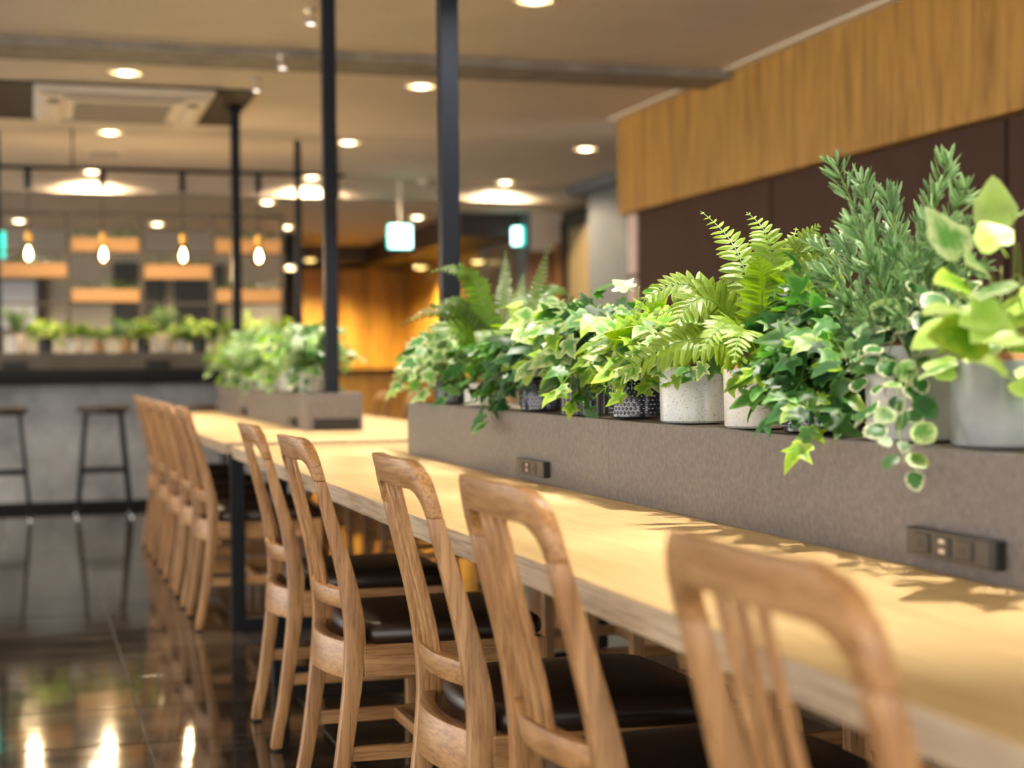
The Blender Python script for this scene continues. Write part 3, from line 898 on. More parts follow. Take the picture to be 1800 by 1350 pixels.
def make_chair(label):
    t = thing('oak_chair', label, 'chair')
    HW, TOP, PWD = 0.186, 0.845, 0.029
    joint = 0.755

    def bow(y, b):
        return -b * (1 - min(1, abs(y) / (HW - 0.01)) ** 2)
    # rear posts (kicked back foot, forward knee, reclined top)
    for s in (-1, 1):
        rings = []
        nz = 22
        for i in range(nz + 1):
            z = joint * i / nz
            x, d = prof_s(z)
            yo = s * (HW - 0.002 - 0.012 * max(0, (0.3 - z)) / 0.3 * 0)
            hw = HW + 0.015 * max(0.0, min(1.0, (0.62 - z) / 0.30))
            y0_, y1_ = sorted((s * hw, s * (hw - PWD)))
            rings.append([(x - d / 2, y0_, z), (x + d / 2, y0_, z), (x + d / 2, y1_, z), (x - d / 2, y1_, z)])
        part('rear_leg', MB().loft(rings), M['oak_z'], t, bevel=0.0025, smooth=30)
    # top rail: arch with rounded shoulders, bowed in plan
    Ro, Ri, rh = 0.066, 0.042, 0.048
    outer, inner = [], []
    ns, na, nt_ = 4, 8, 12
    for i in range(ns):
        f = i / ns
        outer.append((HW, joint + (TOP - Ro - joint) * f)); inner.append((HW - PWD, joint + (TOP - rh - Ri - joint) * f))
    for i in range(na):
        a = PI / 2 * i / na
        outer.append((HW - Ro + Ro * math.cos(a), TOP - Ro + Ro * math.sin(a)))
        inner.append((HW - PWD - Ri + Ri * math.cos(a), TOP - rh - Ri + Ri * math.sin(a)))
    for i in range(nt_ // 2 + 1):
        f = i / (nt_ // 2)
        outer.append(((HW - Ro) * (1 - f), TOP)); inner.append(((HW - PWD - Ri) * (1 - f), TOP - rh))
    O = outer + [(-y, z) for y, z in reversed(outer[:-1])]
    I = inner + [(-y, z) for y, z in reversed(inner[:-1])]
    rings = []
    for (yo, zo), (yi, zi) in zip(O, I):
        def X(y, z):
            x, d = prof_s(min(z, 0.8429))
            w = max(0, min(1, (z - joint) / 0.06))
            return x + bow(y, 0.021) * w, (d / 2) * (1 - w) + 0.0115 * w
        xo, do = X(yo, zo); xi, di = X(yi, zi)
        rings.append([(xo - do, yo, zo), (xo + do, yo, zo), (xi + di, yi, zi), (xi - di, yi, zi)])
    part('top_rail', MB().loft(rings), M['oak_y'], t, bevel=0.0025, smooth=30)

    def curved_rail(name, z0, z1, b, thick, dx=0.0):
        rings = []
        n = 14; w = HW - PWD + 0.002 + (0.015 if z0 < 0.45 else 0.006)
        for i in range(n + 1):
            y = -w + 2 * w * i / n
            q = []
            for z in (z0, z1):
                xc = prof_s(z)[0] + dx + bow(y * HW / w, b)
                q.append((xc - thick / 2, xc + thick / 2, z))
            rings.append([(q[0][0], y, z0), (q[0][1], y, z0), (q[1][1], y, z1), (q[1][0], y, z1)])
        return part(name, MB().loft(rings), M['oak_y'], t, bevel=0.002, smooth=30)
    curved_rail('lower_back_rail', 0.480, 0.520, 0.027, 0.026)
    curved_rail('rear_apron', 0.335, 0.412, 0.031, 0.028, -0.002)
    # three slats
    for y in (-0.041, 0.0, 0.041):
        rings = []
        for i in range(9):
            z = 0.518 + (TOP - rh + 0.004 - 0.518) * i / 8
            f = i / 8
            x = prof_s(z)[0] + bow(y, 0.027 * (1 - f) + 0.021 * f)
            rings.append([(x - 0.0048, y - 0.0075, z), (x + 0.0048, y - 0.0075, z), (x + 0.0048, y + 0.0075, z), (x - 0.0048, y + 0.0075, z)])
        part('slat', MB().loft(rings), M['oak_z'], t, bevel=0.002, seg=1, smooth=40)
    # seat cushion: rounded slab following the bowed apron
    n = 28; ring_in = []
    outline = []
    for i in range(11):
        y = -0.168 + 0.336 * i / 10
        outline.append((prof_s(0.42)[0] + 0.024 + bow(y, 0.027), y))
    outline += [(0.10, 0.195), (0.25, 0.212), (0.40, 0.222), (0.452, 0.21), (0.475, 0.18), (0.482, 0.09), (0.484, 0.0), (0.482, -0.09), (0.475, -0.18), (0.452, -0.21), (0.40, -0.222), (0.25, -0.212), (0.10, -0.195)]
    cx = 0.26
    rings = []
    for s, z in ((0.965, 0.408), (0.99, 0.414), (1.0, 0.424), (0.995, 0.436), (0.97, 0.446), (0.90, 0.453), (0.6, 0.459), (0.2, 0.461)):
        rings.append([(cx + (x - cx) * s, y * s, z) for x, y in outline])
    part('seat', MB().loft(rings), M['leather'], t, smooth=70)
    # seat rails, front legs, stretchers
    for s in (-1, 1):
        part('side_rail', MB().bar((0.075, s * 0.188, 0.374), (0.445, s * 0.202, 0.374), 0.022, 0.068), M['oak_x'], t, bevel=0.002)
        part('front_leg', MB().bar((0.452, s * 0.196, 0.0), (0.452, s * 0.202, 0.408), 0.028, 0.028, up=(1, 0, 0), w1=0.036, h1=0.036), M['oak_z'], t, bevel=0.003)
        part('side_stretcher', MB().bar((0.040, s * 0.187, 0.178), (0.440, s * 0.194, 0.178), 0.018, 0.030), M['oak_x'], t, bevel=0.002)
    part('front_rail', MB().bar((0.452, -0.185, 0.374), (0.452, 0.185, 0.374), 0.022, 0.068), M['oak_y'], t, bevel=0.002)
    part('cross_stretcher', MB().bar((0.235, -0.183, 0.178), (0.235, 0.183, 0.178), 0.018, 0.026), M['oak_y'], t, bevel=0.002)
    for x, y in ((0.002, 0.189), (0.002, -0.189), (0.452, 0.196), (0.452, -0.196)):
        part('foot_glide', MB().lathe([(0.012, 0.0), (0.013, 0.004), (0.011, 0.006)], 12, c=(x, y, -0.0055 + 0.0001)), M['glide'], t)
    return t


GR = 'oak slat-back chairs along the tables'
FZ = 0.006
near_lab = ['nearest oak chair, blurred at the lower right of the photo', 'second oak chair from the camera, its dark seat showing beside the table edge', 'third oak chair from the camera, in sharpest focus',
            'fourth oak chair from the camera along the foreground table', 'fifth oak chair, farthest on this side of the foreground table']
NEAR = [(0.603, 1.215, 0.00), (0.622, 2.025, 0.01), (0.622, 2.63, -0.01), (0.588, 3.515, 0.015), (0.602, 4.37, 0.0)]
chair0 = make_chair(near_lab[0])
chair0.location = (NEAR[0][0], NEAR[0][1], FZ); chair0.rotation_euler = (0, 0, NEAR[0][2]); chair0['group'] = GR
for (x, y, rz), lab in zip(NEAR[1:], near_lab[1:]):
    dup(chair0, (x, y, FZ), lab, GR, rz)
for k, y in enumerate((6.37, 6.98, 7.56, 8.28, 9.05)):
    dup(chair0, (0.602, y, FZ), ('first and nearest', 'second', 'third', 'fourth', 'fifth and farthest')[k] + ' oak chair in the tight row at the second table', GR, 0.0)
for k, y in enumerate((1.45, 2.2, 2.95, 3.7, 4.45)):
    dup(chair0, (1.955, y, FZ), 'oak chair across the foreground table, ' + ('nearest', 'second nearest', 'middle', 'second farthest', 'farthest')[k] + ' of the five behind the planter', GR, PI)
for k, y in enumerate((6.9, 7.7, 8.5, 9.3)):
    dup(chair0, (1.97, y, FZ), 'oak chair across the second table, ' + ('nearest', 'second nearest', 'second farthest', 'farthest')[k] + ' of four', GR, PI)

# ------------------------------------------------------------------ bar stools
def make_stool(label):
    t = thing('bar_stool', label, 'stool', group='bar stools')
    part('seat', MB().lathe([(0.165, 0.715), (0.172, 0.722), (0.172, 0.742), (0.165, 0.749), (0.01, 0.752)], 28), M['stoolseat'], t, smooth=40)
    part('seat_ring', MB().lathe([(0.135, 0.70), (0.145, 0.70), (0.145, 0.716), (0.135, 0.716)], 24, cap=False), M['black'], t)
    T = [(sx, sy) for sx in (-1, 1) for sy in (-1, 1)]
    for sx, sy in T:
        lg = part('leg', MB().tube([(sx * 0.176, sy * 0.172, 0.0), (sx * 0.115, sy * 0.115, 0.71)], 0.0125, 10), M['black'], t, smooth=40)
        part('foot_cap', MB().tube([(sx * 0.1775, sy * 0.1735, 0.0), (sx * 0.1765, sy * 0.1725, 0.012)], 0.0145, 10), M['steelfoot'], lg, smooth=40)
    f = 0.315; a = 0.176 - 0.061 * f / 0.71; b = 0.172 - 0.057 * f / 0.71
    for p, q in (((-a, -b, f), (a, -b, f)), ((-a, b, f), (a, b, f)), ((-a, -b, f), (-a, b, f)), ((a, -b, f), (a, b, f))):
        part('footrest_bar', MB().tube([p, q], 0.010, 8), M['black'], t, smooth=40)
    return t


st0 = make_stool('black metal bar stool cut off by the left edge of the photo')
st0.location = (-0.19, 11.25, 0.0)
dup(st0, (0.468, 11.25, 0.0), 'black metal bar stool standing whole in front of the concrete bar', 'bar stools')
dup(st0, (1.14, 11.25, 0.0), 'black metal bar stool mostly hidden behind the row of oak chairs', 'bar stools')

# ------------------------------------------------------------------ lamps
def make_downlight(label):
    t = thing('downlight', label, 'ceiling lamp', group='round recessed downlights')
    part('trim_ring', MB().lathe([(0.082, 0.0), (0.082, -0.006), (0.092, -0.010), (0.102, -0.006), (0.103, 0.0)], 28, cap=False), M['white_trim'], t, smooth=40)
    part('reflector', MB().lathe([(0.082, -0.004), (0.055, -0.002), (0.02, -0.001), (0.001, -0.001)], 24, cap=False), M['refl_glow'], t, smooth=40)
    part('lamp', MB().lathe([(0.046, -0.003), (0.044, -0.009), (0.030, -0.014), (0.012, -0.017), (0.001, -0.018)], 18), M['lamp_glow'], t, smooth=40)
    return t


def lamp_light(parent, name, energy, col, size, blend=0.6, z=-0.05, rot=(0, 0, 0), soft=0.04):
    l = bpy.data.lights.new(name, 'SPOT')
    l.energy = energy; l.color = col; l.spot_size = math.radians(size); l.spot_blend = blend; l.shadow_soft_size = soft
    o = bpy.data.objects.new(name, l); COL.objects.link(o); o.parent = parent; o.location = (0, 0, z); o.rotation_euler = rot
    return o


DL = []
for x, y, lab in ((0.543, 9.44, 'downlight just in front of the air conditioner'), (2.283, 9.47, 'downlight left of the thick black pole, just beyond the grey beam'),
                  (0.561, 11.84, 'downlight between the air conditioner and the pendant rail'), (2.316, 11.97, 'downlight right of the middle black pole'),
                  (4.19, 11.9, 'downlight near the end of the wood fascia'), (4.22, 14.23, 'downlight throwing a scallop on the downstand at the right'),
                  (0.52, 14.23, 'downlight throwing a scallop on the downstand above the second bulb'), (2.42, 14.23, 'downlight throwing a scallop on the downstand beside the bar post'),
                  (2.264, 7.124, 'downlight cut by the top edge of the photo'),
                  (0.55, 7.1, 'downlight over the aisle in front of the beam'), (0.55, 4.75, 'downlight over the near aisle'), (2.28, 4.75, 'downlight over the far side of the foreground table'),
                  (0.55, 2.4, 'downlight over the nearest chairs'), (2.28, 2.4, 'downlight over the foreground planter'), (-1.3, 4.75, 'downlight over the left of the near aisle'),
                  (-1.3, 7.1, 'downlight over the left of the aisle'), (-1.3, 9.45, 'downlight over the left of the bar')):
    DL.append((x, y, CZ, lab))
for x, y, lab in ((1.31, 17.5, 'small far downlight above the third bulb'), (2.71, 17.6, 'small far downlight right of the shelf frame'), (3.85, 16.2, 'small far downlight beside the exit sign'),
                  (-0.10, 17.4, 'small far downlight above the first bulb'), (2.13, 15.0, 'far downlight just behind the downstand')):
    DL.append((x, y, CZ2, lab))
d0 = make_downlight(DL[0][3])
for k, (x, y, z, lab) in enumerate(DL):
    d = d0 if k == 0 else dup(d0, (x, y, z), lab, 'round recessed downlights')
    d.location = (x, y, z)
for k, (x, y, z, lab) in enumerate(DL):
    d = [o for o in bpy.data.objects if o.get('label') == lab][0]
    lamp_light(d, 'downlight_lamp', P_DOWN * (2.4 if y > 14.8 else (2.4 if 14 < y < 14.5 else (0.4 if y < 5 else 1.0))), WARM, 168 if 14 < y < 14.5 else 120, 0.35 if 14 < y < 14.5 else 0.8, z=-0.034 if 14 < y < 14.5 else -0.05)

# small silver spots in a line above the planters
sp0 = None
for k, (y, lab) in enumerate(((9.463, 'small silver spot on the ceiling beyond the grey beam'), (8.45, 'small silver spot on the ceiling at the grey beam'), (7.56, 'small silver spot at the top of the photo left of the middle pole'),
                              (6.6, 'small silver spot over the gap between the tables'), (5.66, 'small silver spot above the end of the foreground table'), (4.71, 'small silver spot above the far ferns'),
                              (3.76, 'small silver spot above the ivy'), (2.81, 'small silver spot above the speckled pot'), (1.86, 'small silver spot above the galvanised pots'))):
    if sp0 is None:
        sp0 = thing('spotlight', lab, 'spotlight', (1.286, y, CZ), 0, 'small silver ceiling spots')
        part('mount', MB().lathe([(0.03, 0.0), (0.03, -0.012), (0.008, -0.016), (0.008, -0.03)], 18), M['chrome'], sp0, smooth=40)
        part('head', MB().lathe([(0.012, -0.03), (0.026, -0.036), (0.028, -0.075), (0.024, -0.075), (0.02, -0.06)], 18), M['chrome'], sp0, smooth=40)
        part('lens', MB().lathe([(0.023, -0.07), (0.012, -0.073), (0.001, -0.074)], 14), glow('spot lens', (1.0, 0.92, 0.8), 2.5), sp0, smooth=40)
        s = sp0
    else:
        s = dup(sp0, (1.286, y, CZ - (0.05 if 8.4 < y < 8.6 else 0)), lab, 'small silver ceiling spots')
spots = [o for o in bpy.data.objects if o.get('category') == 'spotlight']
for s in spots:
    lamp_light(s, 'spot_lamp', P_SPOT, NEUTRAL, 50, 0.7, z=-0.09, soft=0.009)

# warm lamps in the corridor
for k, (u, v) in enumerate(((545, 457), (510, 472), (740, 470), (765, 487), (840, 460))):
    y = (19.8, 17.9, 18.6, 19.6, 16.9)[k]
    p = at(u, v, y=y)
    t = thing('corridor_lamp', 'golden corridor lamp, ' + ('left, beside the bar post', 'leftmost, at the bar end', 'by the thick black pole', 'low, behind the fern tip', 'right of the thick black pole')[k], 'lamp', (p.x, y, p.z), 0, 'golden corridor lamps')
    part('shade', MB().lathe([(0.075, 0.0), (0.08, 0.008), (0.07, 0.02), (0.02, 0.03)], 20), M['white_trim'], t, smooth=40)
    part('diffuser', MB().lathe([(0.072, 0.0), (0.05, -0.012), (0.001, -0.02)], 20), glow('corridor diffuser', (1.0, 0.72, 0.24), 2.2), t, smooth=40)
    part('cord', MB().tube([(0, 0, 0.03), (0, 0, max(0.05, CZ2 - p.z))], 0.004, 6), M['black'], t)
for x, y in ((3.6, 20.0), (4.4, 18.8)):
    l = bpy.data.lights.new('corridor_light', 'SPOT'); l.energy = P_GOLD; l.color = GOLD; l.spot_size = math.radians(150); l.spot_blend = 0.7; l.shadow_soft_size = 0.08
    o = bpy.data.objects.new('corridor_light', l); COL.objects.link(o); o.location = (x, y, 2.25)

# ------------------------------------------------------------------ exit signs, ceiling fittings
def exit_sign(label, c, w, h, rz, ceil, face):
    t = thing('exit_sign', label, 'exit sign', (c.x, c.y, c.z), rz, 'lit exit signs')
    part('housing', MB().box(-w / 2 - 0.008, w / 2 + 0.008, -0.025, 0.025, -h / 2 - 0.008, h / 2 + 0.008), M['exit_green'], t, bevel=0.006)
    f = part('face', MB().box(-w / 2, w / 2, -0.029, -0.025, -h / 2, h / 2), face, t)
    if face is M['exit_glow']:
        fg = MB()
        fg.lathe([(0.001, -0.012), (0.011, -0.006), (0.013, 0.002), (0.008, 0.011), (0.001, 0.013)], 10, c=(0.015, -0.031, h * 0.22))
        fg.bar((0.01, -0.031, h * 0.14), (-0.015, -0.031, -h * 0.05), 0.022, 0.004, up=(0, 1, 0))
        fg.bar((-0.012, -0.031, -h * 0.03), (0.03, -0.031, -h * 0.12), 0.014, 0.004, up=(0, 1, 0))
        fg.bar((0.03, -0.031, -h * 0.12), (0.02, -0.031, -h * 0.3), 0.013, 0.004, up=(0, 1, 0))
        fg.bar((-0.015, -0.031, -h * 0.05), (-0.06, -0.031, -h * 0.2), 0.014, 0.004, up=(0, 1, 0))
        part('running_figure', fg, glow('exit figure', (0.30, 0.85, 0.80), 1.6), t)
    if ceil:
        part('stem', MB().tube([(0, 0, h / 2), (0, 0, ceil - c.z)], 0.012, 8), M['white_trim'], t)
    return t


exit_sign('bright white and teal exit sign hanging left of the thick black pole', at(703, 416, y=14.2), 0.20, 0.20, 0, CZ, M['exit_glow'])
exit_sign('small exit sign on the blue grey wall', at(911, 415, x=4.73), 0.115, 0.17, math.radians(-60), None, M['exit_glow'])
exit_sign('teal exit sign cut off by the left edge of the photo', at(-6, 430, y=14.0), 0.12, 0.2, 0, CZ, M['exit_green'])

ap = thing('ceiling_panel', 'dark square panel in the ceiling around the air conditioner', 'ceiling panel', (0.5, 10.58, CZ))
part('panel', MB().box(-0.9, 0.85, -0.73, 0.72, -0.012, 0.0), M['acpanel'], ap, bevel=0.003)
ac = thing('air_conditioner', 'pale ceiling cassette air conditioner in the dark panel', 'air conditioner', (0.565, 10.42, CZ - 0.012))
W_, D_ = 0.53, 0.58
part('frame', MB().loft([[(-W_, -D_, 0), (W_, -D_, 0), (W_, D_, 0), (-W_, D_, 0)], [(-W_, -D_, -0.035), (W_, -D_, -0.035), (W_, D_, -0.035), (-W_, D_, -0.035)], [(-W_ + 0.05, -D_ + 0.05, -0.06), (W_ - 0.05, -D_ + 0.05, -0.06), (W_ - 0.05, D_ - 0.05, -0.06), (-W_ + 0.05, D_ - 0.05, -0.06)]]), M['acplastic'], ac, bevel=0.012)
for sx, sy, w, d in ((0, -1, 0.36, 0.035), (0, 1, 0.36, 0.035), (-1, 0, 0.035, 0.40), (1, 0, 0.035, 0.40)):
    cx_, cy_ = sx * (W_ - 0.115), sy * (D_ - 0.115)
    sl = part('air_slot', MB().box(cx_ - w, cx_ + w, cy_ - d, cy_ + d, -0.063, -0.058), M['acdark'], ac)
    part('louvre', MB().box(cx_ - w * 0.97, cx_ + w * 0.97, cy_ - d * 0.75, cy_ + d * 0.75, -0.074, -0.068), M['acplastic'], sl, bevel=0.002)
gr = part('intake_grille', MB().box(-0.31, 0.31, -0.36, 0.36, -0.068, -0.058), M['acplastic'], ac, bevel=0.004)
for k in range(12):
    y = -0.32 + 0.64 * k / 11
    part('grille_bar', MB().box(-0.29, 0.29, y - 0.006, y + 0.006, -0.072, -0.068), M['acdark'], gr)
v = thing('ceiling_vent', 'faint slotted vent in the ceiling before the pendant rail', 'vent', (0.57, 12.97, CZ))
part('frame', MB().box(-0.13, 0.13, -0.11, 0.11, -0.008, 0), M['white_trim'], v, bevel=0.003)
for k in range(5):
    part('slat', MB().box(-0.11, 0.11, -0.09 + 0.04 * k, -0.07 + 0.04 * k, -0.012, -0.008), M['beam'], v)
sd = thing('smoke_detector', 'round white smoke detector on the ceiling before the downstand', 'smoke detector', (3.46, 14.3, CZ))
part('base', MB().lathe([(0.06, 0), (0.06, -0.015), (0.045, -0.025)], 20), M['white_trim'], sd, smooth=40)
part('sensor', MB().lathe([(0.045, -0.025), (0.04, -0.045), (0.01, -0.05)], 20), M['acplastic'], sd, smooth=40)
# ------------------------------------------------------------------ potted plants of the foreground planter
def fern_frond(plant, pts, L, n=26, nrm=(-0.35, -0.75, 0.55), mats=('fern',), r=RND, wid=0.24):
    base = Vector(plant.location)
    V, F, A = [], [], []
    pts = [Vector(p) for p in pts]
    N_ = len(pts) - 1
    nrm = Vector(nrm)
    prev = None

    def sample(t):
        k = min(int(t * N_), N_ - 1); f = t * N_ - k
        return pts[k].lerp(pts[k + 1], f), (pts[k + 1] - pts[k]).normalized()
    for i in range(n):
        t = 0.10 + 0.90 * (i + 0.5) / n
        p, tg = sample(t)
        nn = (nrm - tg * nrm.dot(tg)).normalized()
        side = tg.cross(nn).normalized()
        prof = min(1.0, 0.55 + t * 1.8) * (1 - max(0, (t - 0.35) / 0.65) ** 1.7 * 0.93)
        c0 = len(V)
        V += [p - base, p - base + side * 0.0009]; A += [0.2, 0.2]
        if prev is not None:
            F.append((prev, prev + 1, c0 + 1, c0))
        prev = c0
        for s in (-1, 1):
            l = L * prof * r.uniform(0.9, 1.08)
            ang = 0.30 + 0.45 * t + r.gauss(0, 0.06)
            d = (side * s * math.cos(ang) + tg * math.sin(ang)).normalized()
            w = max(0.0035, l * wid)
            cr = tg - d * tg.dot(d); cr.normalize()
            dr = Vector((0, 0, -1)) * l * 0.18 + nn * r.gauss(0, 0.06) * l
            b = len(V)
            q = [p, p + d * l * 0.12 + cr * w * 0.42, p + d * l * 0.45 + cr * w * 0.5 + dr * 0.2, p + d * l * 0.8 + cr * w * 0.34 + dr * 0.65, p + d * l + dr,
                 p + d * l * 0.8 - cr * w * 0.28 + dr * 0.65, p + d * l * 0.45 - cr * w * 0.5 + dr * 0.2, p + d * l * 0.12 - cr * w * 0.45, p + d * l * 0.45 + dr * 0.2 + nn * w * 0.16, p + d * l * 0.8 + dr * 0.65 + nn * w * 0.1]
            V += [x - base for x in q]; A += [0, .9, 1, 1, 1, 1, 1, .9, .1, .2]
            F += [(c0, b + 1, b + 2, b + 8), (b + 8, b + 2, b + 3, b + 9), (b + 9, b + 3, b + 4), (b + 9, b + 4, b + 5), (b + 8, b + 9, b + 5, b + 6), (c0, b + 8, b + 6, b + 7)]
    me = attr_mesh('frond', V, F, A, M[r.choice(mats)], False)
    o = link('frond', me, plant)
    part('rachis', MB().tube([p - base for p in pts], 0.0015, 6, r1=0.0006), M['rachis'], o, smooth=60)
    return o


def sprig(plant, pts, n, ll, r, mname='rosemary'):
    base = Vector(plant.location)
    V, F, A = [], [], []
    N_ = len(pts) - 1
    for i in range(n):
        t = 0.12 + 0.88 * (i + r.random()) / n
        k = min(int(t * N_), N_ - 1); f = t * N_ - k
        p = pts[k].lerp(pts[k + 1], f); tg = (pts[k + 1] - pts[k]).normalized()
        rad = rv(r); rad = (rad - tg * rad.dot(tg)).normalized()
        d = (rad * r.uniform(0.55, 0.95) + tg * r.uniform(0.5, 1.1)).normalized()
        l = ll * r.uniform(0.7, 1.15) * (1 - 0.3 * max(0, t - 0.7) / 0.3); w = 0.0060 * r.uniform(0.8, 1.2)
        c = d.cross(rv(r)).normalized(); bend = tg * l * 0.12 - rad * l * 0.05
        b = len(V)
        V += [x - base for x in (p, p + d * l * 0.4 + c * w * 0.5, p + d * l * 0.8 + c * w * 0.5 + bend * 0.6, p + d * l + bend, p + d * l * 0.8 - c * w * 0.5 + bend * 0.6, p + d * l * 0.4 - c * w * 0.5)]
        A += [0.2, 0.9, 0.9, 1, 0.3, 0.3]
        F += [(b, b + 1, b + 5), (b + 1, b + 2, b + 4, b + 5), (b + 2, b + 3, b + 4)]
    o = link('sprig', attr_mesh('sprig', V, F, A, M[mname]), plant)
    part('stem', MB().tube([p - base for p in pts], 0.002, 5, r1=0.001), M['stem'], o)
    return o


def plant_at(name, label, u, kind, rad, h, x=1.245, y=None):
    y = pot_y(u, x) if y is None else y
    t = thing(name, label, 'potted plant', (x, y, PT), 0, 'potted plants on the foreground planter')
    make_pot(t, kind, rad, h)
    return t, Vector((x, y, PT + h))


def to(root, spec, lift=0.5):
    """stem from the pot to a tip; spec = ((u, v, x) tip[, (u, v, x) via])"""
    tip = at(spec[0][0], spec[0][1], x=spec[0][2])
    if len(spec) > 1:
        via = at(spec[1][0], spec[1][1], x=spec[1][2])
    else:
        via = root.lerp(tip, 0.5) + Vector((0, 0, 0.05 + lift * abs(tip.z - root.z) * 0.5 + lift * 0.1 * (tip - root).length))
    return bez([root, root.lerp(via, 0.6) + Vector((0, 0, 0.02)), via, tip], 10)


def ivy_plant(plant, root, tips, kind, mats, size, step, seed, nm=12, R=0.15, H=0.16, stem='stem', **kw):
    r = random.Random(seed)
    stems = mound(root, nm, R, H, r) + [to(root, t) for t in tips]
    stems_part(plant, stems, 0.0017, stem)
    lv = leaves_along(stems, step, r, root, size, zmin=PT + 0.012, **kw)
    place_leaves(plant, lv[:290], kind, mats, r)


# far left: cream-edged ivy trailing over the end of the box
t, rt = plant_at('potted_ivy', 'pale cream-edged ivy in a navy studded pot at the far end of the foreground planter', 795, 'navy', 0.052, 0.078)
ivy_plant(t, rt, [((715, 645, 1.20),), ((705, 660, 1.17),), ((735, 690, 1.16),), ((760, 700, 1.15),), ((700, 690, 1.2),), ((760, 600, 1.25),), ((790, 590, 1.2),), ((735, 625, 1.3),)], 'ivy', ['ivy_var', 'ivy_var', 'ivy', 'creamy'], 0.06, 0.027, 11, nm=17, R=0.19, H=0.24)

# dark fern behind
t, rt = plant_at('potted_fern', 'dark green fern with arching fronds beside the thick black pole', 850, 'white', 0.056, 0.065, x=1.25)
rt = rt + Vector((0.03, 0, 0))
r_ = random.Random(5)
for tip, via, L in (((757, 478, 4.42), (845, 448, 4.42), 0.050), ((966, 422, 4.50), (948, 520, 4.48), 0.042), ((702, 575, 4.40), (800, 505, 4.40), 0.050), ((722, 600, 4.30), (800, 545, 4.32), 0.050),
                    ((888, 440, 4.62), (890, 520, 4.55), 0.045), ((1000, 520, 4.45), (960, 480, 4.48), 0.048), ((770, 530, 4.45), (830, 520, 4.45), 0.050), ((920, 480, 4.65), (915, 540, 4.6), 0.045), ((820, 490, 4.6), (850, 520, 4.55), 0.050), ((900, 610, 4.1), (890, 530, 4.2), 0.050), ((840, 640, 4.15), (850, 540, 4.25), 0.045)):
    a, b = at(*tip[:2], y=tip[2]), at(*via[:2], y=via[2])
    fern_frond(t, bez([rt, rt.lerp(b, 0.6) + Vector((0, 0, 0.03)), b, a], 12), L, 26, mats=('fern_dark',), r=r_, wid=0.34)

# dark trailing ivy
t, rt = plant_at('potted_ivy', 'dark green ivy hanging over the planter face in front of the navy studded pot', 952, 'navy', 0.055, 0.09)
ivy_plant(t, rt, [((866, 738, 1.12), (850, 690, 1.15)), ((850, 715, 1.13), (840, 660, 1.16)), ((820, 690, 1.16),), ((880, 690, 1.14),), ((800, 650, 1.2),), ((835, 620, 1.2),), ((870, 610, 1.18),), ((900, 660, 1.15),), ((930, 650, 1.16),), ((840, 665, 1.15),), ((870, 660, 1.13),)],
          'ivy', ['ivy_dark', 'ivy_dark', 'ivy'], 0.064, 0.026, 12, nm=14, R=0.17, H=0.20)

# bright variegated pothos
t, rt = plant_at('potted_pothos', 'bright cream and lime pothos catching the light left of the ribbed pot', 915, 'white', 0.05, 0.10, x=1.33, y=4.05)
ivy_plant(t, rt, [((880, 590, 1.22),), ((900, 560, 1.24),), ((930, 600, 1.2),), ((950, 560, 1.22),), ((940, 650, 1.16),), ((960, 640, 1.17),), ((985, 540, 1.27),), ((910, 620, 1.18),), ((965, 600, 1.2),), ((920, 530, 1.3),), ((1000, 580, 1.24),)],
          'heart', ['ivy_var', 'ivy_var', 'pothos', 'lime'], 0.08, 0.036, 13, nm=14, R=0.17, H=0.24)

# green ivy in ribbed pot
t, rt = plant_at('potted_ivy', 'mid green ivy bushing out of a charcoal pot with pale ridges', 1035, 'ribbed', 0.06, 0.125)
ivy_plant(t, rt, [((1000, 530, 1.25),), ((1040, 510, 1.26),), ((1060, 540, 1.25),), ((975, 540, 1.25),), ((1010, 600, 1.18),), ((980, 640, 1.16),), ((1000, 690, 1.13),), ((970, 680, 1.15),), ((1020, 720, 1.15), (1000, 690, 1.14)), ((1045, 570, 1.2),), ((1080, 540, 1.24),), ((990, 570, 1.2),), ((1070, 560, 1.2),)],
          'ivy', ['ivy', 'ivy', 'pothos', 'ivy_var', 'ivy_dark'], 0.066, 0.026, 14, nm=16, R=0.16, H=0.21)

# yellow green pothos
t, rt = plant_at('potted_pothos', 'yellow green ivy-leaved pothos in a navy pot left of the speckled pot', 1120, 'navy', 0.057, 0.088)
ivy_plant(t, rt, [((1090, 620, 1.17),), ((1110, 640, 1.16),), ((1080, 590, 1.2),), ((1130, 580, 1.2),), ((1150, 610, 1.18),), ((1110, 550, 1.25),), ((1125, 505, 1.27),), ((1150, 540, 1.25),), ((1110, 685, 1.14),), ((1070, 640, 1.16),), ((1170, 560, 1.22),), ((1140, 660, 1.15),), ((1120, 600, 1.16),), ((1170, 590, 1.16),)],
          'ivy', ['pothos', 'pothos', 'ivy', 'ivy_var'], 0.068, 0.028, 15, nm=15, R=0.15, H=0.20)

# speckled pot
t, rt = plant_at('potted_ivy', 'light green ivy in the pale speckled glazed pot', 1219, 'speckle', 0.067, 0.110)
ivy_plant(t, rt, [((1190, 610, 1.2),), ((1240, 600, 1.2),), ((1215, 640, 1.17),), ((1250, 640, 1.17),), ((1180, 650, 1.17),), ((1270, 600, 1.2),), ((1200, 570, 1.25),), ((1255, 560, 1.25),)],
          'ivy', ['ivy_var', 'pothos', 'ivy'], 0.060, 0.028, 16, nm=13, R=0.12, H=0.15)

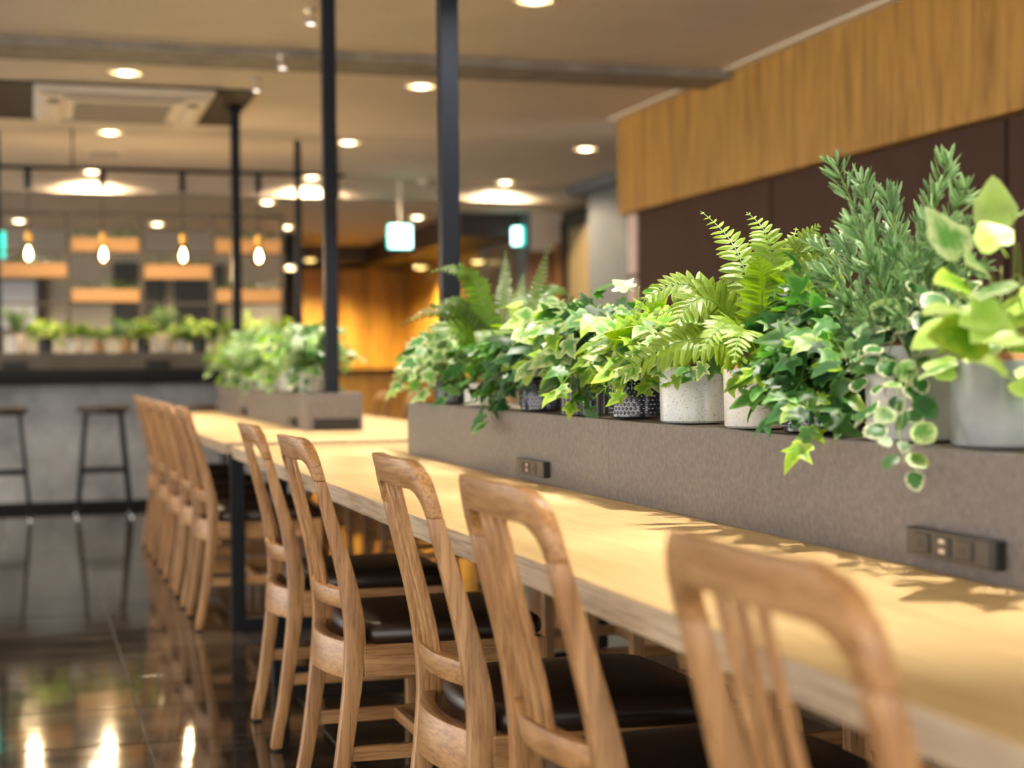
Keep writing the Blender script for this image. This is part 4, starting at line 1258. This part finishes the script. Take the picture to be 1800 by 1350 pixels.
# yellow-green fern in the off-white pot
t, rt = plant_at('potted_fern', 'yellow green fern with long fronds in an off-white pot', 1333, 'white', 0.062, 0.105)
r_ = random.Random(8)
for tip, via, L, n in (((1231, 371, 1.22), (1310, 430, 1.25), 0.050, 19), ((1312, 373, 1.24), (1378, 420, 1.26), 0.051, 17), ((1108, 552, 1.02), (1200, 455, 1.12), 0.050, 20), ((1042, 701, 0.97), (1185, 575, 1.04), 0.055, 22),
                       ((1180, 590, 1.06), (1225, 480, 1.12), 0.062, 19), ((1250, 500, 1.25), (1300, 480, 1.24), 0.050, 17), ((1440, 395, 1.34), (1400, 430, 1.31), 0.053, 19), ((1480, 440, 1.36), (1430, 450, 1.32), 0.050, 17),
                       ((1290, 640, 1.06), (1300, 560, 1.12), 0.050, 17), ((1230, 620, 1.05), (1280, 545, 1.12), 0.053, 19), ((1380, 440, 1.34), (1350, 480, 1.3), 0.050, 17), ((1400, 400, 1.38), (1385, 450, 1.33), 0.050, 17), ((1150, 560, 1.15), (1240, 500, 1.2), 0.050, 19), ((1330, 450, 1.2), (1345, 490, 1.22), 0.050, 17)):
    a, b = at(*tip[:2], x=tip[2]), at(*via[:2], x=via[2])
    fern_frond(t, bez([rt, rt.lerp(b, 0.6) + Vector((0, 0, 0.04)), b, a], 14), L, n, mats=('fern',), r=r_, wid=0.33)

# dark ivy in navy pot, trailing
t, rt = plant_at('potted_ivy', 'dark green ivy spilling over the planter edge from a navy studded pot', 1447, 'navy', 0.067, 0.085)
ivy_plant(t, rt, [((1285, 660, 1.13), (1330, 640, 1.15)), ((1300, 690, 1.12), (1350, 650, 1.14)), ((1330, 680, 1.12), (1370, 630, 1.15)), ((1380, 725, 1.11), (1400, 670, 1.13)), ((1435, 770, 1.11), (1430, 720, 1.12)), ((1410, 745, 1.11), (1420, 700, 1.13)), ((1340, 570, 1.22),), ((1370, 540, 1.24),),
                  ((1400, 500, 1.26),), ((1360, 600, 1.18),), ((1400, 590, 1.17),), ((1440, 540, 1.22),), ((1420, 630, 1.15),), ((1460, 610, 1.16),), ((1350, 645, 1.14),), ((1490, 640, 1.15),), ((1320, 600, 1.2),), ((1405, 460, 1.24),), ((1435, 495, 1.22),), ((1380, 500, 1.22),), ((1455, 525, 1.2),), ((1350, 540, 1.2),), ((1480, 570, 1.2),), ((1380, 650, 1.13),)],
          'ivy', ['ivy_dark', 'ivy', 'ivy', 'ivy_dark', 'pothos'], 0.054, 0.022, 17, nm=15, R=0.14, H=0.20, droop=0.2)

# rosemary-like shrub behind
t, rt = plant_at('potted_shrub', 'tall grey green needle-leaved shrub standing above the other plants', 1600, 'char', 0.055, 0.10, x=1.335, y=2.27)
r_ = random.Random(21)
for u, v, x in ((1468, 290, 1.27), (1512, 318, 1.30), (1560, 340, 1.33), (1668, 284, 1.33), (1640, 345, 1.35), (1700, 335, 1.30), (1738, 375, 1.30), (1500, 395, 1.24), (1570, 395, 1.38), (1440, 480, 1.23), (1620, 420, 1.25), (1480, 535, 1.20),
                (1715, 470, 1.3), (1530, 465, 1.24), (1665, 390, 1.24), (1430, 430, 1.32), (1600, 470, 1.21), (1555, 540, 1.19), (1680, 500, 1.23), (1520, 565, 1.17), (1640, 540, 1.2), (1475, 425, 1.30), (1575, 440, 1.30), (1650, 460, 1.32), (1690, 420, 1.36), (1590, 560, 1.17)):
    tip = at(u, v, x=x)
    m1 = rt.lerp(tip, 0.45) + Vector((0, 0, 0.05 if v < 450 else 0.03)) + rv(r_, 0.008)
    sprig(t, bez([rt + rv(r_, 0.012), m1, tip + (rt - tip) * 0.12 + Vector((0, 0, 0.02)), tip], 10), 70, 0.044, r_)

# cream-edged creeping fig
t, rt = plant_at('potted_creeping_fig', 'cream-edged round-leaved creeper trailing from a tall galvanised pot', 1607, 'metal', 0.071, 0.138)
ivy_plant(t, rt, [((1590, 815, 1.10), (1560, 690, 1.13)), ((1580, 790, 1.105), (1590, 690, 1.13)), ((1560, 740, 1.12), (1545, 660, 1.15)), ((1540, 600, 1.2),), ((1640, 560, 1.22),), ((1700, 530, 1.22),), ((1520, 640, 1.17),), ((1590, 560, 1.24),), ((1720, 590, 1.18),), ((1560, 630, 1.16),),
                  ((1690, 560, 1.2),), ((1720, 545, 1.2),), ((1660, 520, 1.22),), ((1530, 590, 1.22),)],
          'round', ['creamy', 'creamy', 'creamy', 'ivy_var', 'ivy_dark'], 0.046, 0.027, 18, nm=8, R=0.10, H=0.10)

# lime pothos at the right edge
t, rt = plant_at('potted_pothos', 'big-leaved lime green pothos at the right edge of the photo', 1762, 'grey', 0.069, 0.116)
ivy_plant(t, rt, [((1780, 375, 1.2), (1790, 500, 1.22)), ((1730, 450, 1.15), (1760, 520, 1.2)), ((1790, 430, 1.14), (1800, 530, 1.18)), ((1700, 560, 1.15),), ((1760, 550, 1.13),), ((1790, 650, 1.10),), ((1740, 590, 1.13),), ((1810, 560, 1.12),), ((1790, 600, 1.1),), ((1760, 480, 1.2),), ((1830, 600, 1.12),), ((1700, 520, 1.2),), ((1800, 500, 1.15),)],
          'heart', ['lime', 'lime', 'lime', 'ivy_var', 'pothos'], 0.084, 0.06, 19, nm=12, R=0.10, H=0.13, start=0.6, droop=0.05)

# ------------------------------------------------------------------ plants on the second planter
SEC = [(7.25, 'white', 'ivy', ['ivy_var', 'creamy', 'ivy'], 'blurred cream and green ivy at the near end of the second planter, around the pole'),
       (7.62, 'speckle', 'round', ['creamy', 'pothos', 'ivy_var'], 'blurred pale creeper beside the near pole on the second planter'),
       (8.0, 'white', 'heart', ['pothos', 'ivy_var', 'lime'], 'blurred lime pothos on the near half of the second planter'),
       (8.4, 'cream', 'ivy', ['ivy_var', 'creamy', 'ivy'], 'blurred white-edged ivy in the middle of the second planter'),
       (8.8, 'white', 'round', ['creamy', 'ivy_var'], 'blurred cream creeper past the middle of the second planter'),
       (9.2, 'grey', 'heart', ['pothos', 'ivy'], 'blurred yellow green pothos on the far half of the second planter'),
       (9.6, 'white', 'ivy', ['ivy_var', 'creamy'], 'blurred pale ivy trailing over the second planter face'),
       (10.0, 'cream', 'ivy', ['ivy', 'pothos'], 'blurred green ivy near the far pole of the second planter'),
       (10.3, 'white', 'round', ['ivy_var', 'pothos'], 'blurred pale creeper at the far end of the second planter')]
for k, (y, pk, lk, ms, lab) in enumerate(SEC):
    r = random.Random(40 + k)
    t = thing('potted_plant', lab, 'potted plant', (1.25 + 0.03 * (k % 2), y + (0.13 if k == 0 else 0), PT), 0, 'potted plants on the second planter')
    make_pot(t, pk, 0.06, 0.10)
    rt = Vector(t.location) + Vector((0, 0, 0.10))
    st = mound(rt, 24, 0.24, 0.32, r, up=0.8) + mound(rt, 8, 0.20, 0.08, r, droop=0.17)
    stems_part(t, st)
    joined_leaves(t, leaves_along(st, 0.028, r, rt, 0.066 if lk == 'ivy' else 0.058, zmin=PT + 0.01), lk, ms, r)

# ------------------------------------------------------------------ plants on the bar
BAR = [(-0.10, 'white', 0.062, 0.125, 'needle', ['rosemary'], 'grey green needle plant in a white pot at the left end of the bar'),
       (0.10, 'char', 0.05, 0.10, 'heart', ['pothos', 'lime'], 'yellow green pothos in a dark pot second on the bar'),
       (0.30, 'white', 0.05, 0.09, 'fern', ['fern_dark'], 'dark fern in a white pot below the second bulb'),
       (0.47, 'tan', 0.04, 0.07, 'fern', ['fern_dark'], 'trailing dark fern in a small tan pot on the bar'),
       (0.66, 'tan', 0.045, 0.10, 'ivy', ['ivy_dark', 'ivy'], 'green ivy in a tall tan pot in the middle of the bar'),
       (0.78, 'char', 0.05, 0.10, 'heart', ['pothos', 'lime'], 'yellow green pothos in a dark pot in the middle of the bar'),
       (0.92, 'cream', 0.068, 0.13, 'needle', ['rosemary'], 'grey green needle plant in a big cream pot on the bar'),
       (1.05, 'white', 0.04, 0.09, 'ivy', ['ivy', 'pothos'], 'small green ivy in a white pot right of the big cream pot'),
       (1.17, 'char', 0.055, 0.10, 'heart', ['pothos', 'lime'], 'yellow green pothos in a dark pot below the third bulb'),
       (1.33, 'cream', 0.05, 0.09, 'ivy', ['fern_dark', 'ivy_dark'], 'dark ivy in a cream pot behind the far black pole'),
       (1.52, 'char', 0.055, 0.10, 'heart', ['pothos', 'lime'], 'yellow green pothos on the bar behind the second planter'),
       (1.74, 'white', 0.055, 0.10, 'heart', ['pothos', 'fern'], 'yellow green pothos at the right end of the bar')]
for k, (x, pk, rad, h, lk, ms, lab) in enumerate(BAR):
    r = random.Random(70 + k)
    t = thing('potted_plant', lab, 'potted plant', (x, 11.80 + 0.025 * (k % 2), 1.12), 0, 'potted plants along the bar')
    make_pot(t, pk, rad, h)
    rt = Vector(t.location) + Vector((0, 0, h))
    if lk == 'needle':
        for i in range(16):
            a = 2 * PI * i / 16; d = Vector((math.cos(a), math.sin(a), 0)) * r.uniform(0.02, 0.11)
            sprig(t, bez([rt, rt + d * 0.5 + Vector((0, 0, 0.1)), rt + d + Vector((0, 0, r.uniform(0.12, 0.2)))], 6), 34, 0.036, r)
    elif lk == 'fern':
        for i in range(12):
            a = 2 * PI * i / 12; d = Vector((math.cos(a), math.sin(a) * 0.7, 0)) * r.uniform(0.12, 0.19)
            fern_frond(t, bez([rt, rt + d * 0.5 + Vector((0, 0, 0.17)), rt + d + Vector((0, 0, r.uniform(-0.06, 0.1)))], 8), 0.045, 18, r=r, mats=('fern_dark',))
    else:
        st = mound(rt, 18, 0.17, 0.21, r, up=0.75)
        stems_part(t, st)
        joined_leaves(t, leaves_along(st, 0.03, r, rt, 0.06 if lk == 'heart' else 0.05), lk, ms, r)

# wooden boxes of greenery on the hanging frame
for k, (u, v0, v1, lab) in enumerate(((60, 462, 487, 'left box of the frame, behind the first bulb'), (186, 418, 442, 'upper box behind the second bulb'), (186, 508, 531, 'lower box below the second bulb'),
                                      (311, 465, 490, 'middle box below the third bulb'), (432, 420, 445, 'upper box behind the rightmost bulb'), (432, 509, 532, 'lower box at the right end of the frame'))):
    c = at(u, v1, y=FY - 0.08); zt = at(u, v0, y=FY - 0.08).z
    c.x = 0.5 * (vx[k_ := (1, 2, 2, 3, 4, 4)[k]] + vx[k_ + 1])
    t = thing('hanging_planter', 'wooden planter topped with greenery, ' + lab, 'planter', (c.x, FY, c.z), 0, 'wooden boxes on the shelf frame')
    hh = zt - c.z
    part('box', MB().box(-0.252, 0.252, -0.1, 0.1, 0, hh), M['boxwood'], t, bevel=0.004)
    r = random.Random(90 + k)
    st = []
    for i in range(22):
        p = Vector((c.x - 0.24 + 0.48 * i / 21, FY + r.uniform(-0.07, 0.07), c.z + hh))
        st.append(bez([p, p + Vector((r.gauss(0, 0.02), r.gauss(0, 0.02), 0.04)), p + Vector((r.gauss(0, 0.03), r.gauss(0, 0.03), r.uniform(0.03, 0.07)))], 4))
    joined_leaves(t, leaves_along(st, 0.012, r, c, 0.028, zmin=None), 'round', ['ivy_dark', 'fern_dark'], r)
